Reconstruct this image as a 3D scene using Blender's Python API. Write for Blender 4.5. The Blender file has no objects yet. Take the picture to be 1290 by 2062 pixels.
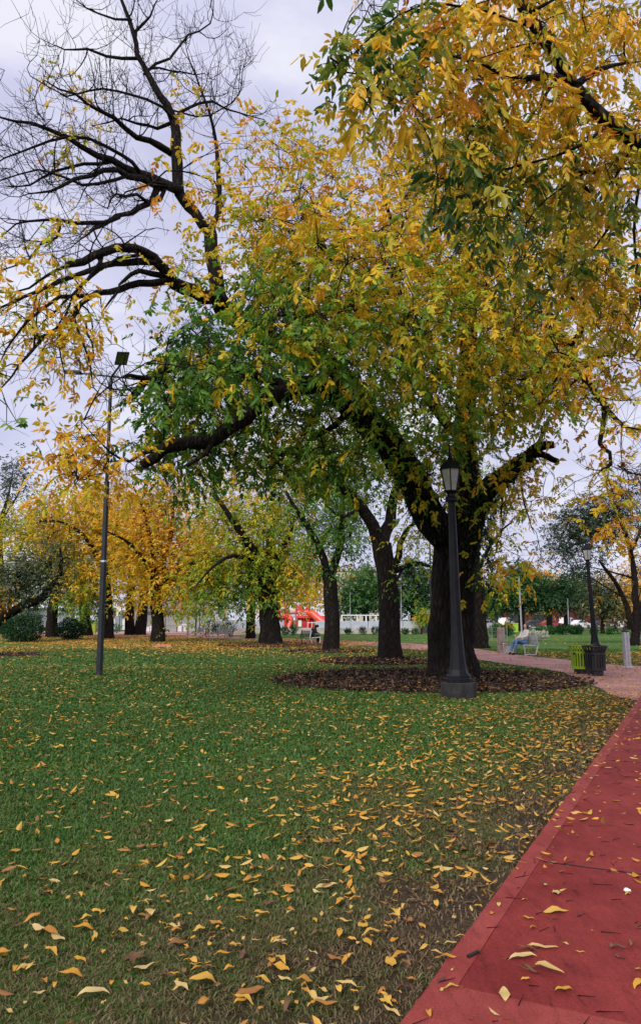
import bpy, bmesh, math, random
import numpy as np
from mathutils import Vector, Matrix, noise as mnoise
random.seed(7); RNG = np.random.default_rng(7)
SC = bpy.context.scene; COL = SC.collection
PI = math.pi
# ------------------------------------------------------------------ camera and the pixel <-> place maths
F = 1530.0; CX = 645.0; CY = 1031.0; HC = 1.5; PIT = math.atan(217 / F)
sp, cp = math.sin(PIT), math.cos(PIT)
def P(px, py, d):
    xr = (px - CX) / F; yr = (CY - py) / F
    t = d / (cp - yr * sp)
    return np.array((xr * t, d, HC + (sp + yr * cp) * t))
def G(px, py, z=0.0):
    xr = (px - CX) / F; yr = (CY - py) / F
    t = (z - HC) / (sp + yr * cp)
    return np.array((xr * t, (cp - yr * sp) * t, z))
def PROJ(V):
    V = np.asarray(V, float); Y = V[..., 1]; Z = V[..., 2] - HC
    w = Y * cp + Z * sp; u = -Y * sp + Z * cp
    return CX + F * V[..., 0] / w, CY - F * u / w
cam = bpy.data.cameras.new('camera'); co = bpy.data.objects.new('camera', cam); COL.objects.link(co)
co.location = (0, 0, HC); co.rotation_euler = (PI / 2 + PIT, 0, 0)
cam.sensor_fit = 'VERTICAL'; cam.sensor_height = 36; cam.lens = 36 * F / 2062; cam.clip_end = 3000; cam.clip_start = .05
SC.camera = co
SC.view_settings.view_transform = 'Standard'; SC.view_settings.look = 'None'; SC.view_settings.gamma = 1
SC.view_settings.exposure = 0.45
# ------------------------------------------------------------------ materials
MATS = {}
def nodes(name):
    m = bpy.data.materials.new(name); m.use_nodes = True; nt = m.node_tree; nt.nodes.clear()
    out = nt.nodes.new('ShaderNodeOutputMaterial'); MATS[name] = m
    return m, nt, out
def N(nt, t, **kw):
    n = nt.nodes.new(t)
    for k, v in kw.items():
        if k in n.inputs: n.inputs[k].default_value = v
        else: setattr(n, k, v)
    return n
def ramp(nt, stops, fac):
    r = nt.nodes.new('ShaderNodeValToRGB'); e = r.color_ramp.elements
    while len(e) < len(stops): e.new(.5)
    for i, (p, c) in enumerate(stops): e[i].position = p; e[i].color = (*c, 1)
    nt.links.new(fac, r.inputs[0]); return r.outputs[0]
def coords(nt, kind='Object', scale=(1, 1, 1)):
    tc = nt.nodes.new('ShaderNodeTexCoord'); mp = nt.nodes.new('ShaderNodeMapping'); mp.inputs['Scale'].default_value = scale
    nt.links.new(tc.outputs[kind], mp.inputs[0]); return mp.outputs[0]
def noisy(name, c1, c2, scale=4, rough=.7, bump=.2, spec=.3, metal=0, detail=6, stretch=(1, 1, 1), bscale=None, kind='Object', lo=.35, hi=.65):
    m, nt, out = nodes(name); L = nt.links
    v = coords(nt, kind, stretch)
    n = N(nt, 'ShaderNodeTexNoise', Scale=scale, Detail=detail, Roughness=.65); L.new(v, n.inputs['Vector'])
    c = ramp(nt, [(lo, c1), (hi, c2)], n.outputs[0])
    b = N(nt, 'ShaderNodeBsdfPrincipled', Roughness=rough, Metallic=metal)
    b.inputs['Specular IOR Level'].default_value = spec
    L.new(c, b.inputs['Base Color'])
    if bump:
        n2 = N(nt, 'ShaderNodeTexNoise', Scale=bscale or scale * 4, Detail=5); L.new(v, n2.inputs['Vector'])
        bp = N(nt, 'ShaderNodeBump', Strength=bump, Distance=.02); L.new(n2.outputs[0], bp.inputs['Height']); L.new(bp.outputs[0], b.inputs['Normal'])
    L.new(b.outputs[0], out.inputs[0]); return m
def leafmat(name, stops, trans=.4, gloss=.06, rough=.45):
    m, nt, out = nodes(name); L = nt.links
    at = N(nt, 'ShaderNodeAttribute', attribute_name='hue')
    c = ramp(nt, stops, at.outputs['Fac'])
    d = N(nt, 'ShaderNodeBsdfDiffuse'); t = N(nt, 'ShaderNodeBsdfTranslucent'); g = N(nt, 'ShaderNodeBsdfGlossy', Roughness=rough)
    g.inputs['Color'].default_value = (.8, .8, .85, 1)
    L.new(c, d.inputs[0]); L.new(c, t.inputs[0])
    a = N(nt, 'ShaderNodeMixShader', Fac=trans); L.new(d.outputs[0], a.inputs[1]); L.new(t.outputs[0], a.inputs[2])
    b = N(nt, 'ShaderNodeMixShader', Fac=gloss); L.new(a.outputs[0], b.inputs[1]); L.new(g.outputs[0], b.inputs[2])
    L.new(b.outputs[0], out.inputs[0]); return m
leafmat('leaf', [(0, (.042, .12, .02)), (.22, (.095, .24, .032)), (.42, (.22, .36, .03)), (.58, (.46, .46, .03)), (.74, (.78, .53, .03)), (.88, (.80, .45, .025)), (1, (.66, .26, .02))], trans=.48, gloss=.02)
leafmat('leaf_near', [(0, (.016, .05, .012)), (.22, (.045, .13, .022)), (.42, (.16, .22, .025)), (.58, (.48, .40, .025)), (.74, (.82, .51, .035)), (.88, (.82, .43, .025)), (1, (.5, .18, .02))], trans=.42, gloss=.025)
leafmat('leaf_silver', [(0, (.2, .24, .17)), (.5, (.34, .36, .28)), (1, (.46, .46, .38))], trans=.3)
leafmat('leaf_dull', [(0, (.02, .04, .02)), (.3, (.05, .085, .04)), (.6, (.12, .15, .06)), (.85, (.6, .36, .04)), (1, (.6, .24, .03))], trans=.35, gloss=.025)
leafmat('leaf_dark', [(0, (.012, .045, .016)), (.4, (.035, .11, .032)), (.8, (.085, .2, .05)), (1, (.16, .26, .06))], trans=.35, gloss=.025)
leafmat('litter', [(0, (.05, .025, .015)), (.2, (.17, .085, .04)), (.4, (.40, .17, .035)), (.6, (.60, .29, .025)), (.78, (.60, .36, .06)), (1, (.58, .45, .2))], trans=.15, gloss=.04, rough=.6)
leafmat('grass', [(0, (.044, .115, .018)), (.3, (.074, .138, .025)), (.55, (.105, .12, .03)), (.78, (.135, .092, .045)), (1, (.24, .165, .09))], trans=.25, gloss=.03, rough=.6)
leafmat('wood_chip', [(0, (.010, .007, .006)), (.5, (.045, .028, .02)), (1, (.17, .10, .055))], trans=0, gloss=.03)
def bark():
    m, nt, out = nodes('bark'); L = nt.links
    v = coords(nt, 'Object', (1, 1, .22))
    n = N(nt, 'ShaderNodeTexNoise', Scale=3, Detail=4); L.new(v, n.inputs['Vector'])
    vo = N(nt, 'ShaderNodeTexVoronoi', Scale=13, feature='DISTANCE_TO_EDGE'); 
    mx = N(nt, 'ShaderNodeVectorMath', operation='ADD'); sc = N(nt, 'ShaderNodeVectorMath', operation='SCALE'); sc.inputs[3].default_value = .12
    n3 = N(nt, 'ShaderNodeTexNoise', Scale=6, Detail=3); L.new(v, n3.inputs['Vector']); L.new(n3.outputs['Color'], sc.inputs[0]); L.new(v, mx.inputs[0]); L.new(sc.outputs[0], mx.inputs[1])
    L.new(mx.outputs[0], vo.inputs['Vector'])
    mul = N(nt, 'ShaderNodeMath', operation='MULTIPLY'); L.new(vo.outputs['Distance'], mul.inputs[0]); L.new(n.outputs[0], mul.inputs[1])
    c = ramp(nt, [(0, (.004, .003, .003)), (.06, (.010, .0078, .007)), (.2, (.029, .021, .017)), (.4, (.052, .039, .031))], mul.outputs[0])
    b = N(nt, 'ShaderNodeBsdfPrincipled', Roughness=.9); b.inputs['Specular IOR Level'].default_value = .15
    L.new(c, b.inputs['Base Color'])
    bp = N(nt, 'ShaderNodeBump', Strength=1.0, Distance=.06); L.new(vo.outputs['Distance'], bp.inputs['Height']); L.new(bp.outputs[0], b.inputs['Normal'])
    L.new(b.outputs[0], out.inputs[0])
bark()
noisy('lawn_soil', (.03, .06, .016), (.06, .10, .025), scale=1.2, rough=.95, bump=.5, bscale=40, spec=.1, kind='Object')
def lawn_mat():
    m, nt, out = nodes('lawn'); L = nt.links
    v = coords(nt, 'Object')
    n = N(nt, 'ShaderNodeTexNoise', Scale=.22, Detail=6, Roughness=.6); L.new(v, n.inputs['Vector'])
    n2 = N(nt, 'ShaderNodeTexNoise', Scale=9, Detail=6, Roughness=.75); L.new(v, n2.inputs['Vector'])
    c0 = ramp(nt, [(.3, (.04, .11, .018)), (.5, (.07, .16, .028)), (.68, (.13, .16, .045))], n.outputs[0])
    dp = N(nt, 'ShaderNodeVectorMath', operation='DOT_PRODUCT'); dp.inputs[1].default_value = (-.896, .443, 0); L.new(v, dp.inputs[0])
    nd = N(nt, 'ShaderNodeTexNoise', Scale=1.3, Detail=5); L.new(v, nd.inputs['Vector'])
    ad = N(nt, 'ShaderNodeMath', operation='MULTIPLY_ADD'); L.new(nd.outputs[0], ad.inputs[0]); ad.inputs[1].default_value = -3.2; L.new(dp.outputs['Value'], ad.inputs[2])
    mr = N(nt, 'ShaderNodeMapRange'); mr.inputs[1].default_value = -.2; mr.inputs[2].default_value = 1.3; mr.inputs[3].default_value = 1; mr.inputs[4].default_value = 0; L.new(ad.outputs[0], mr.inputs[0])
    mxd = N(nt, 'ShaderNodeMix', data_type='RGBA'); L.new(mr.outputs[0], mxd.inputs[0]); L.new(c0, mxd.inputs[6]); mxd.inputs[7].default_value = (.065, .045, .03, 1); c1 = mxd.outputs[2]
    c2 = ramp(nt, [(.3, (.45, .45, .45)), (.7, (1.25, 1.25, 1.2))], n2.outputs[0])
    mx = N(nt, 'ShaderNodeMix', data_type='RGBA', blend_type='MULTIPLY'); mx.inputs[0].default_value = 1
    L.new(c1, mx.inputs[6]); L.new(c2, mx.inputs[7])
    b = N(nt, 'ShaderNodeBsdfPrincipled', Roughness=.95); b.inputs['Specular IOR Level'].default_value = .1
    L.new(mx.outputs[2], b.inputs['Base Color'])
    bp = N(nt, 'ShaderNodeBump', Strength=.6, Distance=.05); L.new(n2.outputs[0], bp.inputs['Height']); L.new(bp.outputs[0], b.inputs['Normal'])
    L.new(b.outputs[0], out.inputs[0])
lawn_mat()
noisy('dirt', (.035, .025, .018), (.09, .065, .045), scale=2.5, rough=.95, bump=.8, bscale=30, spec=.1)
noisy('mulch', (.016, .011, .009), (.055, .036, .026), scale=9, rough=.95, bump=1, bscale=40, spec=.1)
def red_mat(name, c1, c2, c3):
    m, nt, out = nodes(name); L = nt.links
    v = coords(nt, 'Object')
    n = N(nt, 'ShaderNodeTexNoise', Scale=1.1, Detail=8, Roughness=.7); L.new(v, n.inputs['Vector'])
    vs = coords(nt, 'Object', (3.5, .9, 1))
    n2 = N(nt, 'ShaderNodeTexNoise', Scale=5, Detail=8, Roughness=.8); L.new(vs, n2.inputs['Vector'])
    n3 = N(nt, 'ShaderNodeTexNoise', Scale=120, Detail=4, Roughness=.7); L.new(v, n3.inputs['Vector'])
    a = ramp(nt, [(.38, c1), (.62, c2)], n.outputs[0])
    k = ramp(nt, [(.30, (.30, .28, .28)), (.44, (.9, .9, .9)), (.56, (1.05, 1.05, 1.05)), (.72, (1.3, 1.35, 1.35))], n2.outputs[0])
    mx = N(nt, 'ShaderNodeMix', data_type='RGBA', blend_type='MULTIPLY'); mx.inputs[0].default_value = .8
    L.new(a, mx.inputs[6]); L.new(k, mx.inputs[7])
    g = ramp(nt, [(.3, (.55, .55, .55)), (.7, (1.4, 1.4, 1.4))], n3.outputs[0])
    m2 = N(nt, 'ShaderNodeMix', data_type='RGBA', blend_type='MULTIPLY'); m2.inputs[0].default_value = .7
    L.new(mx.outputs[2], m2.inputs[6]); L.new(g, m2.inputs[7])
    b = N(nt, 'ShaderNodeBsdfPrincipled', Roughness=.75); b.inputs['Specular IOR Level'].default_value = .15
    L.new(m2.outputs[2], b.inputs['Base Color'])
    bp = N(nt, 'ShaderNodeBump', Strength=.35, Distance=.004); L.new(n3.outputs[0], bp.inputs['Height']); L.new(bp.outputs[0], b.inputs['Normal'])
    L.new(b.outputs[0], out.inputs[0])
red_mat('red_path', (.165, .020, .019), (.245, .037, .033), 0)
red_mat('red_kerb', (.225, .038, .034), (.30, .06, .052), 0)
def brick_path():
    m, nt, out = nodes('brick_path'); L = nt.links
    v = coords(nt, 'Object')
    br = N(nt, 'ShaderNodeTexBrick', Scale=4.0); L.new(v, br.inputs['Vector'])
    br.inputs['Color1'].default_value = (.43, .20, .165, 1); br.inputs['Color2'].default_value = (.35, .14, .12, 1); br.inputs['Mortar'].default_value = (.3, .2, .18, 1)
    n = N(nt, 'ShaderNodeTexNoise', Scale=.8, Detail=8); L.new(v, n.inputs['Vector'])
    k = ramp(nt, [(.35, (.75, .72, .72)), (.65, (1.2, 1.2, 1.2))], n.outputs[0])
    mx = N(nt, 'ShaderNodeMix', data_type='RGBA', blend_type='MULTIPLY'); mx.inputs[0].default_value = 1
    L.new(br.outputs[0], mx.inputs[6]); L.new(k, mx.inputs[7])
    b = N(nt, 'ShaderNodeBsdfPrincipled', Roughness=.8); L.new(mx.outputs[2], b.inputs['Base Color']); L.new(b.outputs[0], out.inputs[0])
brick_path()
noisy('clay', (.42, .22, .19), (.52, .30, .26), scale=.6, rough=.9, bump=.1)
noisy('asphalt', (.045, .045, .05), (.07, .07, .075), scale=3, rough=.9)
noisy('concrete', (.28, .26, .25), (.42, .40, .38), scale=2, rough=.85, bump=.2)
noisy('concrete_brown', (.20, .14, .12), (.36, .30, .28), scale=3, rough=.85, bump=.3)
noisy('concrete_dark', (.014, .0135, .016), (.036, .034, .038), scale=5, rough=.85, bump=.35)
noisy('stand_grey', (.22, .215, .21), (.31, .30, .30), scale=.5, rough=.8, bump=0)
noisy('white_wall', (.62, .62, .66), (.74, .74, .78), scale=.7, rough=.7, bump=.05)
noisy('post_paint', (.0045, .005, .008), (.010, .011, .016), scale=6, rough=.5, spec=.16, bump=.12)
noisy('pole_paint', (.013, .015, .021), (.024, .027, .036), scale=5, rough=.5, spec=.25, bump=.05)
noisy('pole_grey', (.20, .22, .25), (.28, .30, .33), scale=5, rough=.5, spec=.5, bump=.05)
noisy('steel', (.5, .5, .53), (.66, .66, .68), scale=8, rough=.35, metal=.85, bump=.05)
noisy('bench_grey', (.36, .36, .38), (.48, .48, .50), scale=9, rough=.45, metal=.3, spec=.5, bump=.04)
noisy('bench_dark', (.03, .03, .034), (.06, .06, .065), scale=9, rough=.5, bump=.04)
noisy('bin_black', (.007, .007, .009), (.016, .016, .019), scale=7, rough=.45, spec=.5, bump=.1)
noisy('bin_lime', (.26, .42, .015), (.36, .54, .03), scale=5, rough=.45, spec=.5, bump=.1)
noisy('bin_lime_dull', (.24, .36, .04), (.34, .48, .06), scale=5, rough=.5, bump=.1)
noisy('lamp_glass', (.30, .30, .30), (.45, .45, .46), scale=4, rough=.15, spec=.8, bump=.0)
noisy('lens', (.11, .11, .08), (.17, .16, .10), scale=10, rough=.3, spec=.6, bump=0)
noisy('red_play', (.62, .03, .035), (.74, .05, .05), scale=2, rough=.4, spec=.5, bump=0)
noisy('red_slat', (.36, .03, .045), (.46, .05, .06), scale=2, rough=.5, bump=0)
noisy('coral_plastic', (.74, .06, .04), (.80, .095, .06), scale=1, rough=.35, spec=.5, bump=0)
noisy('beige_plastic', (.52, .40, .32), (.62, .50, .42), scale=1, rough=.4, bump=0)
noisy('white_paint', (.66, .66, .68), (.80, .80, .82), scale=4, rough=.45, bump=.03)
noisy('panel_blue', (.34, .37, .46), (.42, .45, .55), scale=1.5, rough=.5, bump=.03)
noisy('teal_mesh', (.10, .17, .18), (.16, .24, .24), scale=20, rough=.8, bump=0)
noisy('green_awning', (.0, .16, .11), (.012, .24, .17), scale=2, rough=.7, bump=.05)
noisy('brick_red', (.06, .014, .013), (.12, .028, .024), scale=6, rough=.85, bump=.2)
noisy('shop_dark', (.012, .012, .014), (.04, .038, .04), scale=1.2, rough=.3, spec=.5, bump=0)
noisy('plaster', (.40, .36, .30), (.52, .48, .42), scale=.8, rough=.85, bump=.1)
noisy('glass_dark', (.012, .014, .018), (.03, .034, .04), scale=2, rough=.08, spec=.7, bump=0)
noisy('tyre', (.012, .012, .012), (.022, .022, .022), scale=20, rough=.8, bump=.05)
noisy('car_white', (.68, .68, .70), (.76, .76, .78), scale=2, rough=.3, spec=.6, bump=0)
noisy('car_silver', (.38, .40, .44), (.46, .48, .52), scale=2, rough=.3, metal=.4, spec=.6, bump=0)
noisy('car_red', (.27, .02, .04), (.34, .035, .055), scale=2, rough=.3, spec=.6, bump=0)
noisy('car_dark', (.03, .034, .045), (.05, .055, .07), scale=2, rough=.3, spec=.6, bump=0)
noisy('skin', (.52, .30, .22), (.60, .36, .27), scale=12, rough=.5, bump=.05)
noisy('skin_tan', (.34, .18, .12), (.40, .22, .15), scale=12, rough=.5, bump=.05)
noisy('hair_black', (.008, .007, .007), (.018, .015, .014), scale=30, rough=.4, stretch=(1, 1, .1), bump=.4)
noisy('sweater', (.56, .53, .48), (.70, .67, .62), scale=25, rough=.9, bump=.3)
noisy('denim', (.045, .10, .22), (.14, .24, .42), scale=9, rough=.85, bump=.2)
noisy('black_cloth', (.010, .010, .012), (.022, .022, .026), scale=14, rough=.9, bump=.3)
noisy('pink_cloth', (.55, .12, .25), (.65, .2, .33), scale=14, rough=.9, bump=.2)
noisy('red_cloth', (.5, .03, .03), (.6, .06, .05), scale=14, rough=.9, bump=.2)
noisy('blue_cloth', (.05, .07, .15), (.09, .11, .2), scale=14, rough=.9, bump=.2)
noisy('paper', (.7, .7, .74), (.8, .8, .84), scale=14, rough=.8, bump=.2)
noisy('rust_lid', (.5, .10, .04), (.6, .17, .07), scale=6, rough=.7, bump=.1)
noisy('lip', (.32, .08, .07), (.38, .1, .09), scale=6, rough=.5, bump=0)
# ------------------------------------------------------------------ object helpers
def setp(o, label=None, cat=None, group=None, kind=None):
    if label: o['label'] = label
    if cat: o['category'] = cat
    if group: o['group'] = group
    if kind: o['kind'] = kind
    return o
def thing(name, label, cat, loc, rz=0, group=None, lean=(0, 0)):
    o = bpy.data.objects.new(name, None); COL.objects.link(o); o.empty_display_size = .1
    o.location = tuple(float(c) for c in loc); o.rotation_euler = (lean[0], lean[1], rz)
    return setp(o, label, cat, group)
def link(name, me, mat, parent=None, smooth=False):
    o = bpy.data.objects.new(name, me); COL.objects.link(o)
    if mat: me.materials.append(MATS[mat])
    if parent: o.parent = parent
    if smooth: me.polygons.foreach_set('use_smooth', np.ones(len(me.polygons), bool))
    return o
def np_mesh(name, V, F, hue=None):
    """V (n,3), F list of arrays (m,k) ; hue per vertex"""
    me = bpy.data.meshes.new(name); V = np.ascontiguousarray(V, np.float32)
    if not isinstance(F, list): F = [F]
    F = [np.asarray(f, np.int32) for f in F if len(f)]
    me.vertices.add(len(V)); me.vertices.foreach_set('co', V.ravel())
    loops = np.concatenate([f.ravel() for f in F]); cnt = np.concatenate([np.full(len(f), f.shape[1], np.int32) for f in F])
    st = np.concatenate([[0], np.cumsum(cnt)[:-1]]).astype(np.int32)
    me.loops.add(len(loops)); me.polygons.add(len(cnt))
    me.polygons.foreach_set('loop_start', st); me.loops.foreach_set('vertex_index', loops)
    me.update(calc_edges=True)
    if hue is not None:
        a = me.attributes.new('hue', 'FLOAT', 'POINT'); a.data.foreach_set('value', np.ascontiguousarray(hue, np.float32))
    return me
class MB:
    def __init__(s): s.v = []; s.f = []
    def add(s, vs, fs):
        n = len(s.v); s.v += [tuple(map(float, v)) for v in vs]; s.f += [tuple(i + n for i in f) for f in fs]; return s
    def box(s, c, d, rz=0, ch=0, taper=1.0):
        hx, hy, hz = d[0] / 2, d[1] / 2, d[2] / 2
        ch = min(ch, hx * .45, hy * .45, hz * .45)
        ca, sa = math.cos(rz), math.sin(rz)
        if ch <= 0: lv = [(-hz, 0)] + [(hz, 0)]
        else: lv = [(-hz, ch), (-hz + ch, 0), (hz - ch, 0), (hz, ch)]
        vs = []; fs = []
        for z, i in lv:
            k = 1 + (taper - 1) * (z + hz) / (2 * hz)
            for x, y in ((-1, -1), (1, -1), (1, 1), (-1, 1)):
                X, Y = x * (hx - i) * k, y * (hy - i) * k
                vs.append((c[0] + X * ca - Y * sa, c[1] + X * sa + Y * ca, c[2] + z))
        m = len(lv)
        for r in range(m - 1):
            for k in range(4): fs.append((r * 4 + k, r * 4 + (k + 1) % 4, r * 4 + 4 + (k + 1) % 4, r * 4 + 4 + k))
        fs.append((3, 2, 1, 0)); fs.append(tuple(range(m * 4 - 4, m * 4)))
        return s.add(vs, fs)
    def lathe(s, prof, n=8, c=(0, 0, 0), ph=0, cap=True, sx=1, sy=1):
        vs = []; fs = []
        for r, z in prof:
            for k in range(n):
                a = ph + 2 * PI * k / n; vs.append((c[0] + r * sx * math.cos(a), c[1] + r * sy * math.sin(a), c[2] + z))
        for i in range(len(prof) - 1):
            for k in range(n): fs.append((i * n + k, i * n + (k + 1) % n, (i + 1) * n + (k + 1) % n, (i + 1) * n + k))
        if cap: fs.append(tuple(range(n - 1, -1, -1))); fs.append(tuple(range((len(prof) - 1) * n, len(prof) * n)))
        return s.add(vs, fs)
    def tube(s, pts, r, n=8, cap=True):
        pts = [Vector(p) for p in pts]; rs = r if hasattr(r, '__len__') else [r] * len(pts)
        vs = []; fs = []; u = None
        for i, p in enumerate(pts):
            t = (pts[min(i + 1, len(pts) - 1)] - pts[max(i - 1, 0)]).normalized()
            if u is None: u = t.orthogonal().normalized()
            u = (u - t * u.dot(t)).normalized(); w = t.cross(u)
            for k in range(n):
                a = 2 * PI * (k + .5) / n; vs.append(p + (u * math.cos(a) + w * math.sin(a)) * rs[i])
        for i in range(len(pts) - 1):
            for k in range(n): fs.append((i * n + k, i * n + (k + 1) % n, (i + 1) * n + (k + 1) % n, (i + 1) * n + k))
        if cap: fs.append(tuple(range(n - 1, -1, -1))); fs.append(tuple(range((len(pts) - 1) * n, len(pts) * n)))
        return s.add(vs, fs)
    def prism(s, poly, y0, y1, inset=0):
        """polygon in (x,z), extruded along y; inset shrinks the far outline's neighbours for a soft edge"""
        n = len(poly); cx = sum(p[0] for p in poly) / n; cz = sum(p[1] for p in poly) / n
        rows = [(y0, 1)] + ([(y0 + inset, 2), (y1 - inset, 2)] if inset else []) + [(y1, 1)]
        vs = []; fs = []
        for y, k in rows:
            for x, z in poly:
                if inset and k == 1:
                    dx, dz = cx - x, cz - z; l = math.hypot(dx, dz) or 1; vs.append((x + dx / l * inset, y, z + dz / l * inset))
                else: vs.append((x, y, z))
        m = len(rows)
        for r in range(m - 1):
            for k in range(n): fs.append((r * n + k, r * n + (k + 1) % n, (r + 1) * n + (k + 1) % n, (r + 1) * n + k))
        fs.append(tuple(range(n - 1, -1, -1))); fs.append(tuple(range((m - 1) * n, m * n)))
        return s.add(vs, fs)
    def build(s, name, mat, parent=None, smooth=False):
        me = bpy.data.meshes.new(name); me.from_pydata(s.v, [], s.f)
        bm = bmesh.new(); bm.from_mesh(me); bmesh.ops.recalc_face_normals(bm, faces=bm.faces); bm.to_mesh(me); bm.free()
        return link(name, me, mat, parent, smooth)
def copy_tree(o, parent=None):
    c = o.copy(); COL.objects.link(c)
    if parent: c.parent = parent
    for ch in list(o.children): copy_tree(ch, c)
    return c
def unit(v):
    v = np.asarray(v, float); return v / np.maximum(np.linalg.norm(v, axis=-1, keepdims=True), 1e-9)
# ------------------------------------------------------------------ world and sun
W = bpy.data.worlds.new('World'); SC.world = W; W.use_nodes = True
nt = W.node_tree; nt.nodes.clear(); L = nt.links
wo = nt.nodes.new('ShaderNodeOutputWorld'); bg = N(nt, 'ShaderNodeBackground', Strength=.1); L.new(bg.outputs[0], wo.inputs[0])
SUN_EL, SUN_AZ = math.radians(36), math.radians(-25)      # high on the viewer's side
sky = N(nt, 'ShaderNodeTexSky', sky_type='NISHITA', sun_disc=False, sun_elevation=SUN_EL, sun_rotation=PI + SUN_AZ)
tc = nt.nodes.new('ShaderNodeTexCoord'); mp = nt.nodes.new('ShaderNodeMapping'); mp.inputs['Scale'].default_value = (1, 1, 2.6)
L.new(tc.outputs['Generated'], mp.inputs[0])
cn = N(nt, 'ShaderNodeTexNoise', Scale=2.6, Detail=8, Roughness=.55); L.new(mp.outputs[0], cn.inputs['Vector'])
cloud = ramp(nt, [(.38, (4.5, 4.55, 6.1)), (.5, (5.4, 5.4, 6.9)), (.60, (6.7, 6.7, 7.5))], cn.outputs[0])
mx = N(nt, 'ShaderNodeMix', data_type='RGBA'); mx.inputs[0].default_value = .93
L.new(sky.outputs[0], mx.inputs[6]); L.new(cloud, mx.inputs[7]); L.new(mx.outputs[2], bg.inputs[0])
ld = bpy.data.lights.new('sun', 'SUN'); ld.energy = 2.6; ld.angle = math.radians(20); ld.color = (1, .93, .82)
lo = bpy.data.objects.new('sun', ld); COL.objects.link(lo)
sd = Vector((math.sin(SUN_AZ) * math.cos(SUN_EL), -math.cos(SUN_AZ) * math.cos(SUN_EL), math.sin(SUN_EL)))
lo.rotation_euler = sd.to_track_quat('Z', 'Y').to_euler(); lo.location = (0, 0, 40)
# ------------------------------------------------------------------ leaves
def leaf_arrays(base, d, side, Ln, Wd, hue, fold=.18, curl=.12):
    n = len(base); d = unit(d); side = unit(side - d * (side * d).sum(1, keepdims=True)); up = np.cross(side, d)
    Ln = np.broadcast_to(Ln, n)[:, None]; Wd = np.broadcast_to(Wd, n)[:, None]
    cu = (np.broadcast_to(curl, n)[:, None]) * Ln; fo = fold * Wd
    V = np.empty((n, 6, 3))
    V[:, 0] = base; V[:, 3] = base + d * Ln - up * cu
    for j, (t, w, c) in ((1, (.33, .5, .1)), (2, (.68, .40, .45))):
        c0 = base + d * Ln * t - up * cu * c + up * fo
        V[:, j] = c0 + side * Wd * w; V[:, 6 - j] = c0 - side * Wd * w
    i = np.arange(n)[:, None] * 6
    Fq = np.concatenate([i + np.array([[0, 1, 2, 3]]), i + np.array([[0, 3, 4, 5]])])
    return V.reshape(-1, 3), Fq, np.repeat(hue, 6)
def merge(parts):
    Vs, Fs, Hs = [], [], []; o = 0
    for V, Fq, H in parts:
        Vs.append(V); Fs.append(Fq + o); Hs.append(H); o += len(V)
    return np.concatenate(Vs), np.concatenate(Fs), np.concatenate(Hs)
DOWN = np.array((0, 0, -1.0))
def sprays(base, d, size, hue, nl=7, hj=.06, droop=.5, wid=.36):
    """pinnate leaves: a rachis with paired leaflets and one at the tip"""
    n = len(base); d = unit(d); R = np.broadcast_to(size, n)[:, None] * 1.9
    side = unit(np.cross(d, DOWN) + RNG.normal(0, .35, (n, 3)))
    out = []
    pairs = (nl - 1) // 2
    ks = [((.3 + .55 * i / max(pairs - 1, 1)), s) for i in range(pairs) for s in (-1, 1)] + [(1.0, 0)]
    for t, s in ks:
        pos = base + d * R * t + DOWN * (droop * .35 * R * t * t)
        ax = unit(d + DOWN * droop * t)
        dl = ax * (.55 if s else 1) + side * s * .8 + DOWN * (droop * .75) + RNG.normal(0, .22, (n, 3))
        sd_ = np.cross(unit(dl), np.cross(side, d)) + RNG.normal(0, .35, (n, 3))
        ln = np.broadcast_to(size, n) * RNG.uniform(.75, 1.2, n)
        out.append(leaf_arrays(pos, dl, sd_, ln, ln * wid * RNG.uniform(.85, 1.15, n), np.clip(hue + RNG.normal(0, hj, n), 0, 1), curl=RNG.uniform(-.05, .25, n)))
    return merge(out)
def prisms(A, B, r0, r1):
    n = len(A); t = unit(B - A); u = unit(np.cross(t, np.array((.3, .5, .8)))); w = np.cross(t, u)
    V = np.empty((n, 6, 3)); r0 = np.broadcast_to(r0, n)[:, None]; r1 = np.broadcast_to(r1, n)[:, None]
    for k in range(3):
        a = 2 * PI * k / 3; o = u * math.cos(a) + w * math.sin(a)
        V[:, k] = A + o * r0; V[:, 3 + k] = B + o * r1
    i = np.arange(n)[:, None] * 6
    return V.reshape(-1, 3), np.concatenate([i + np.array([[0, 1, 4, 3]]), i + np.array([[1, 2, 5, 4]]), i + np.array([[2, 0, 3, 5]])])
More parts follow.
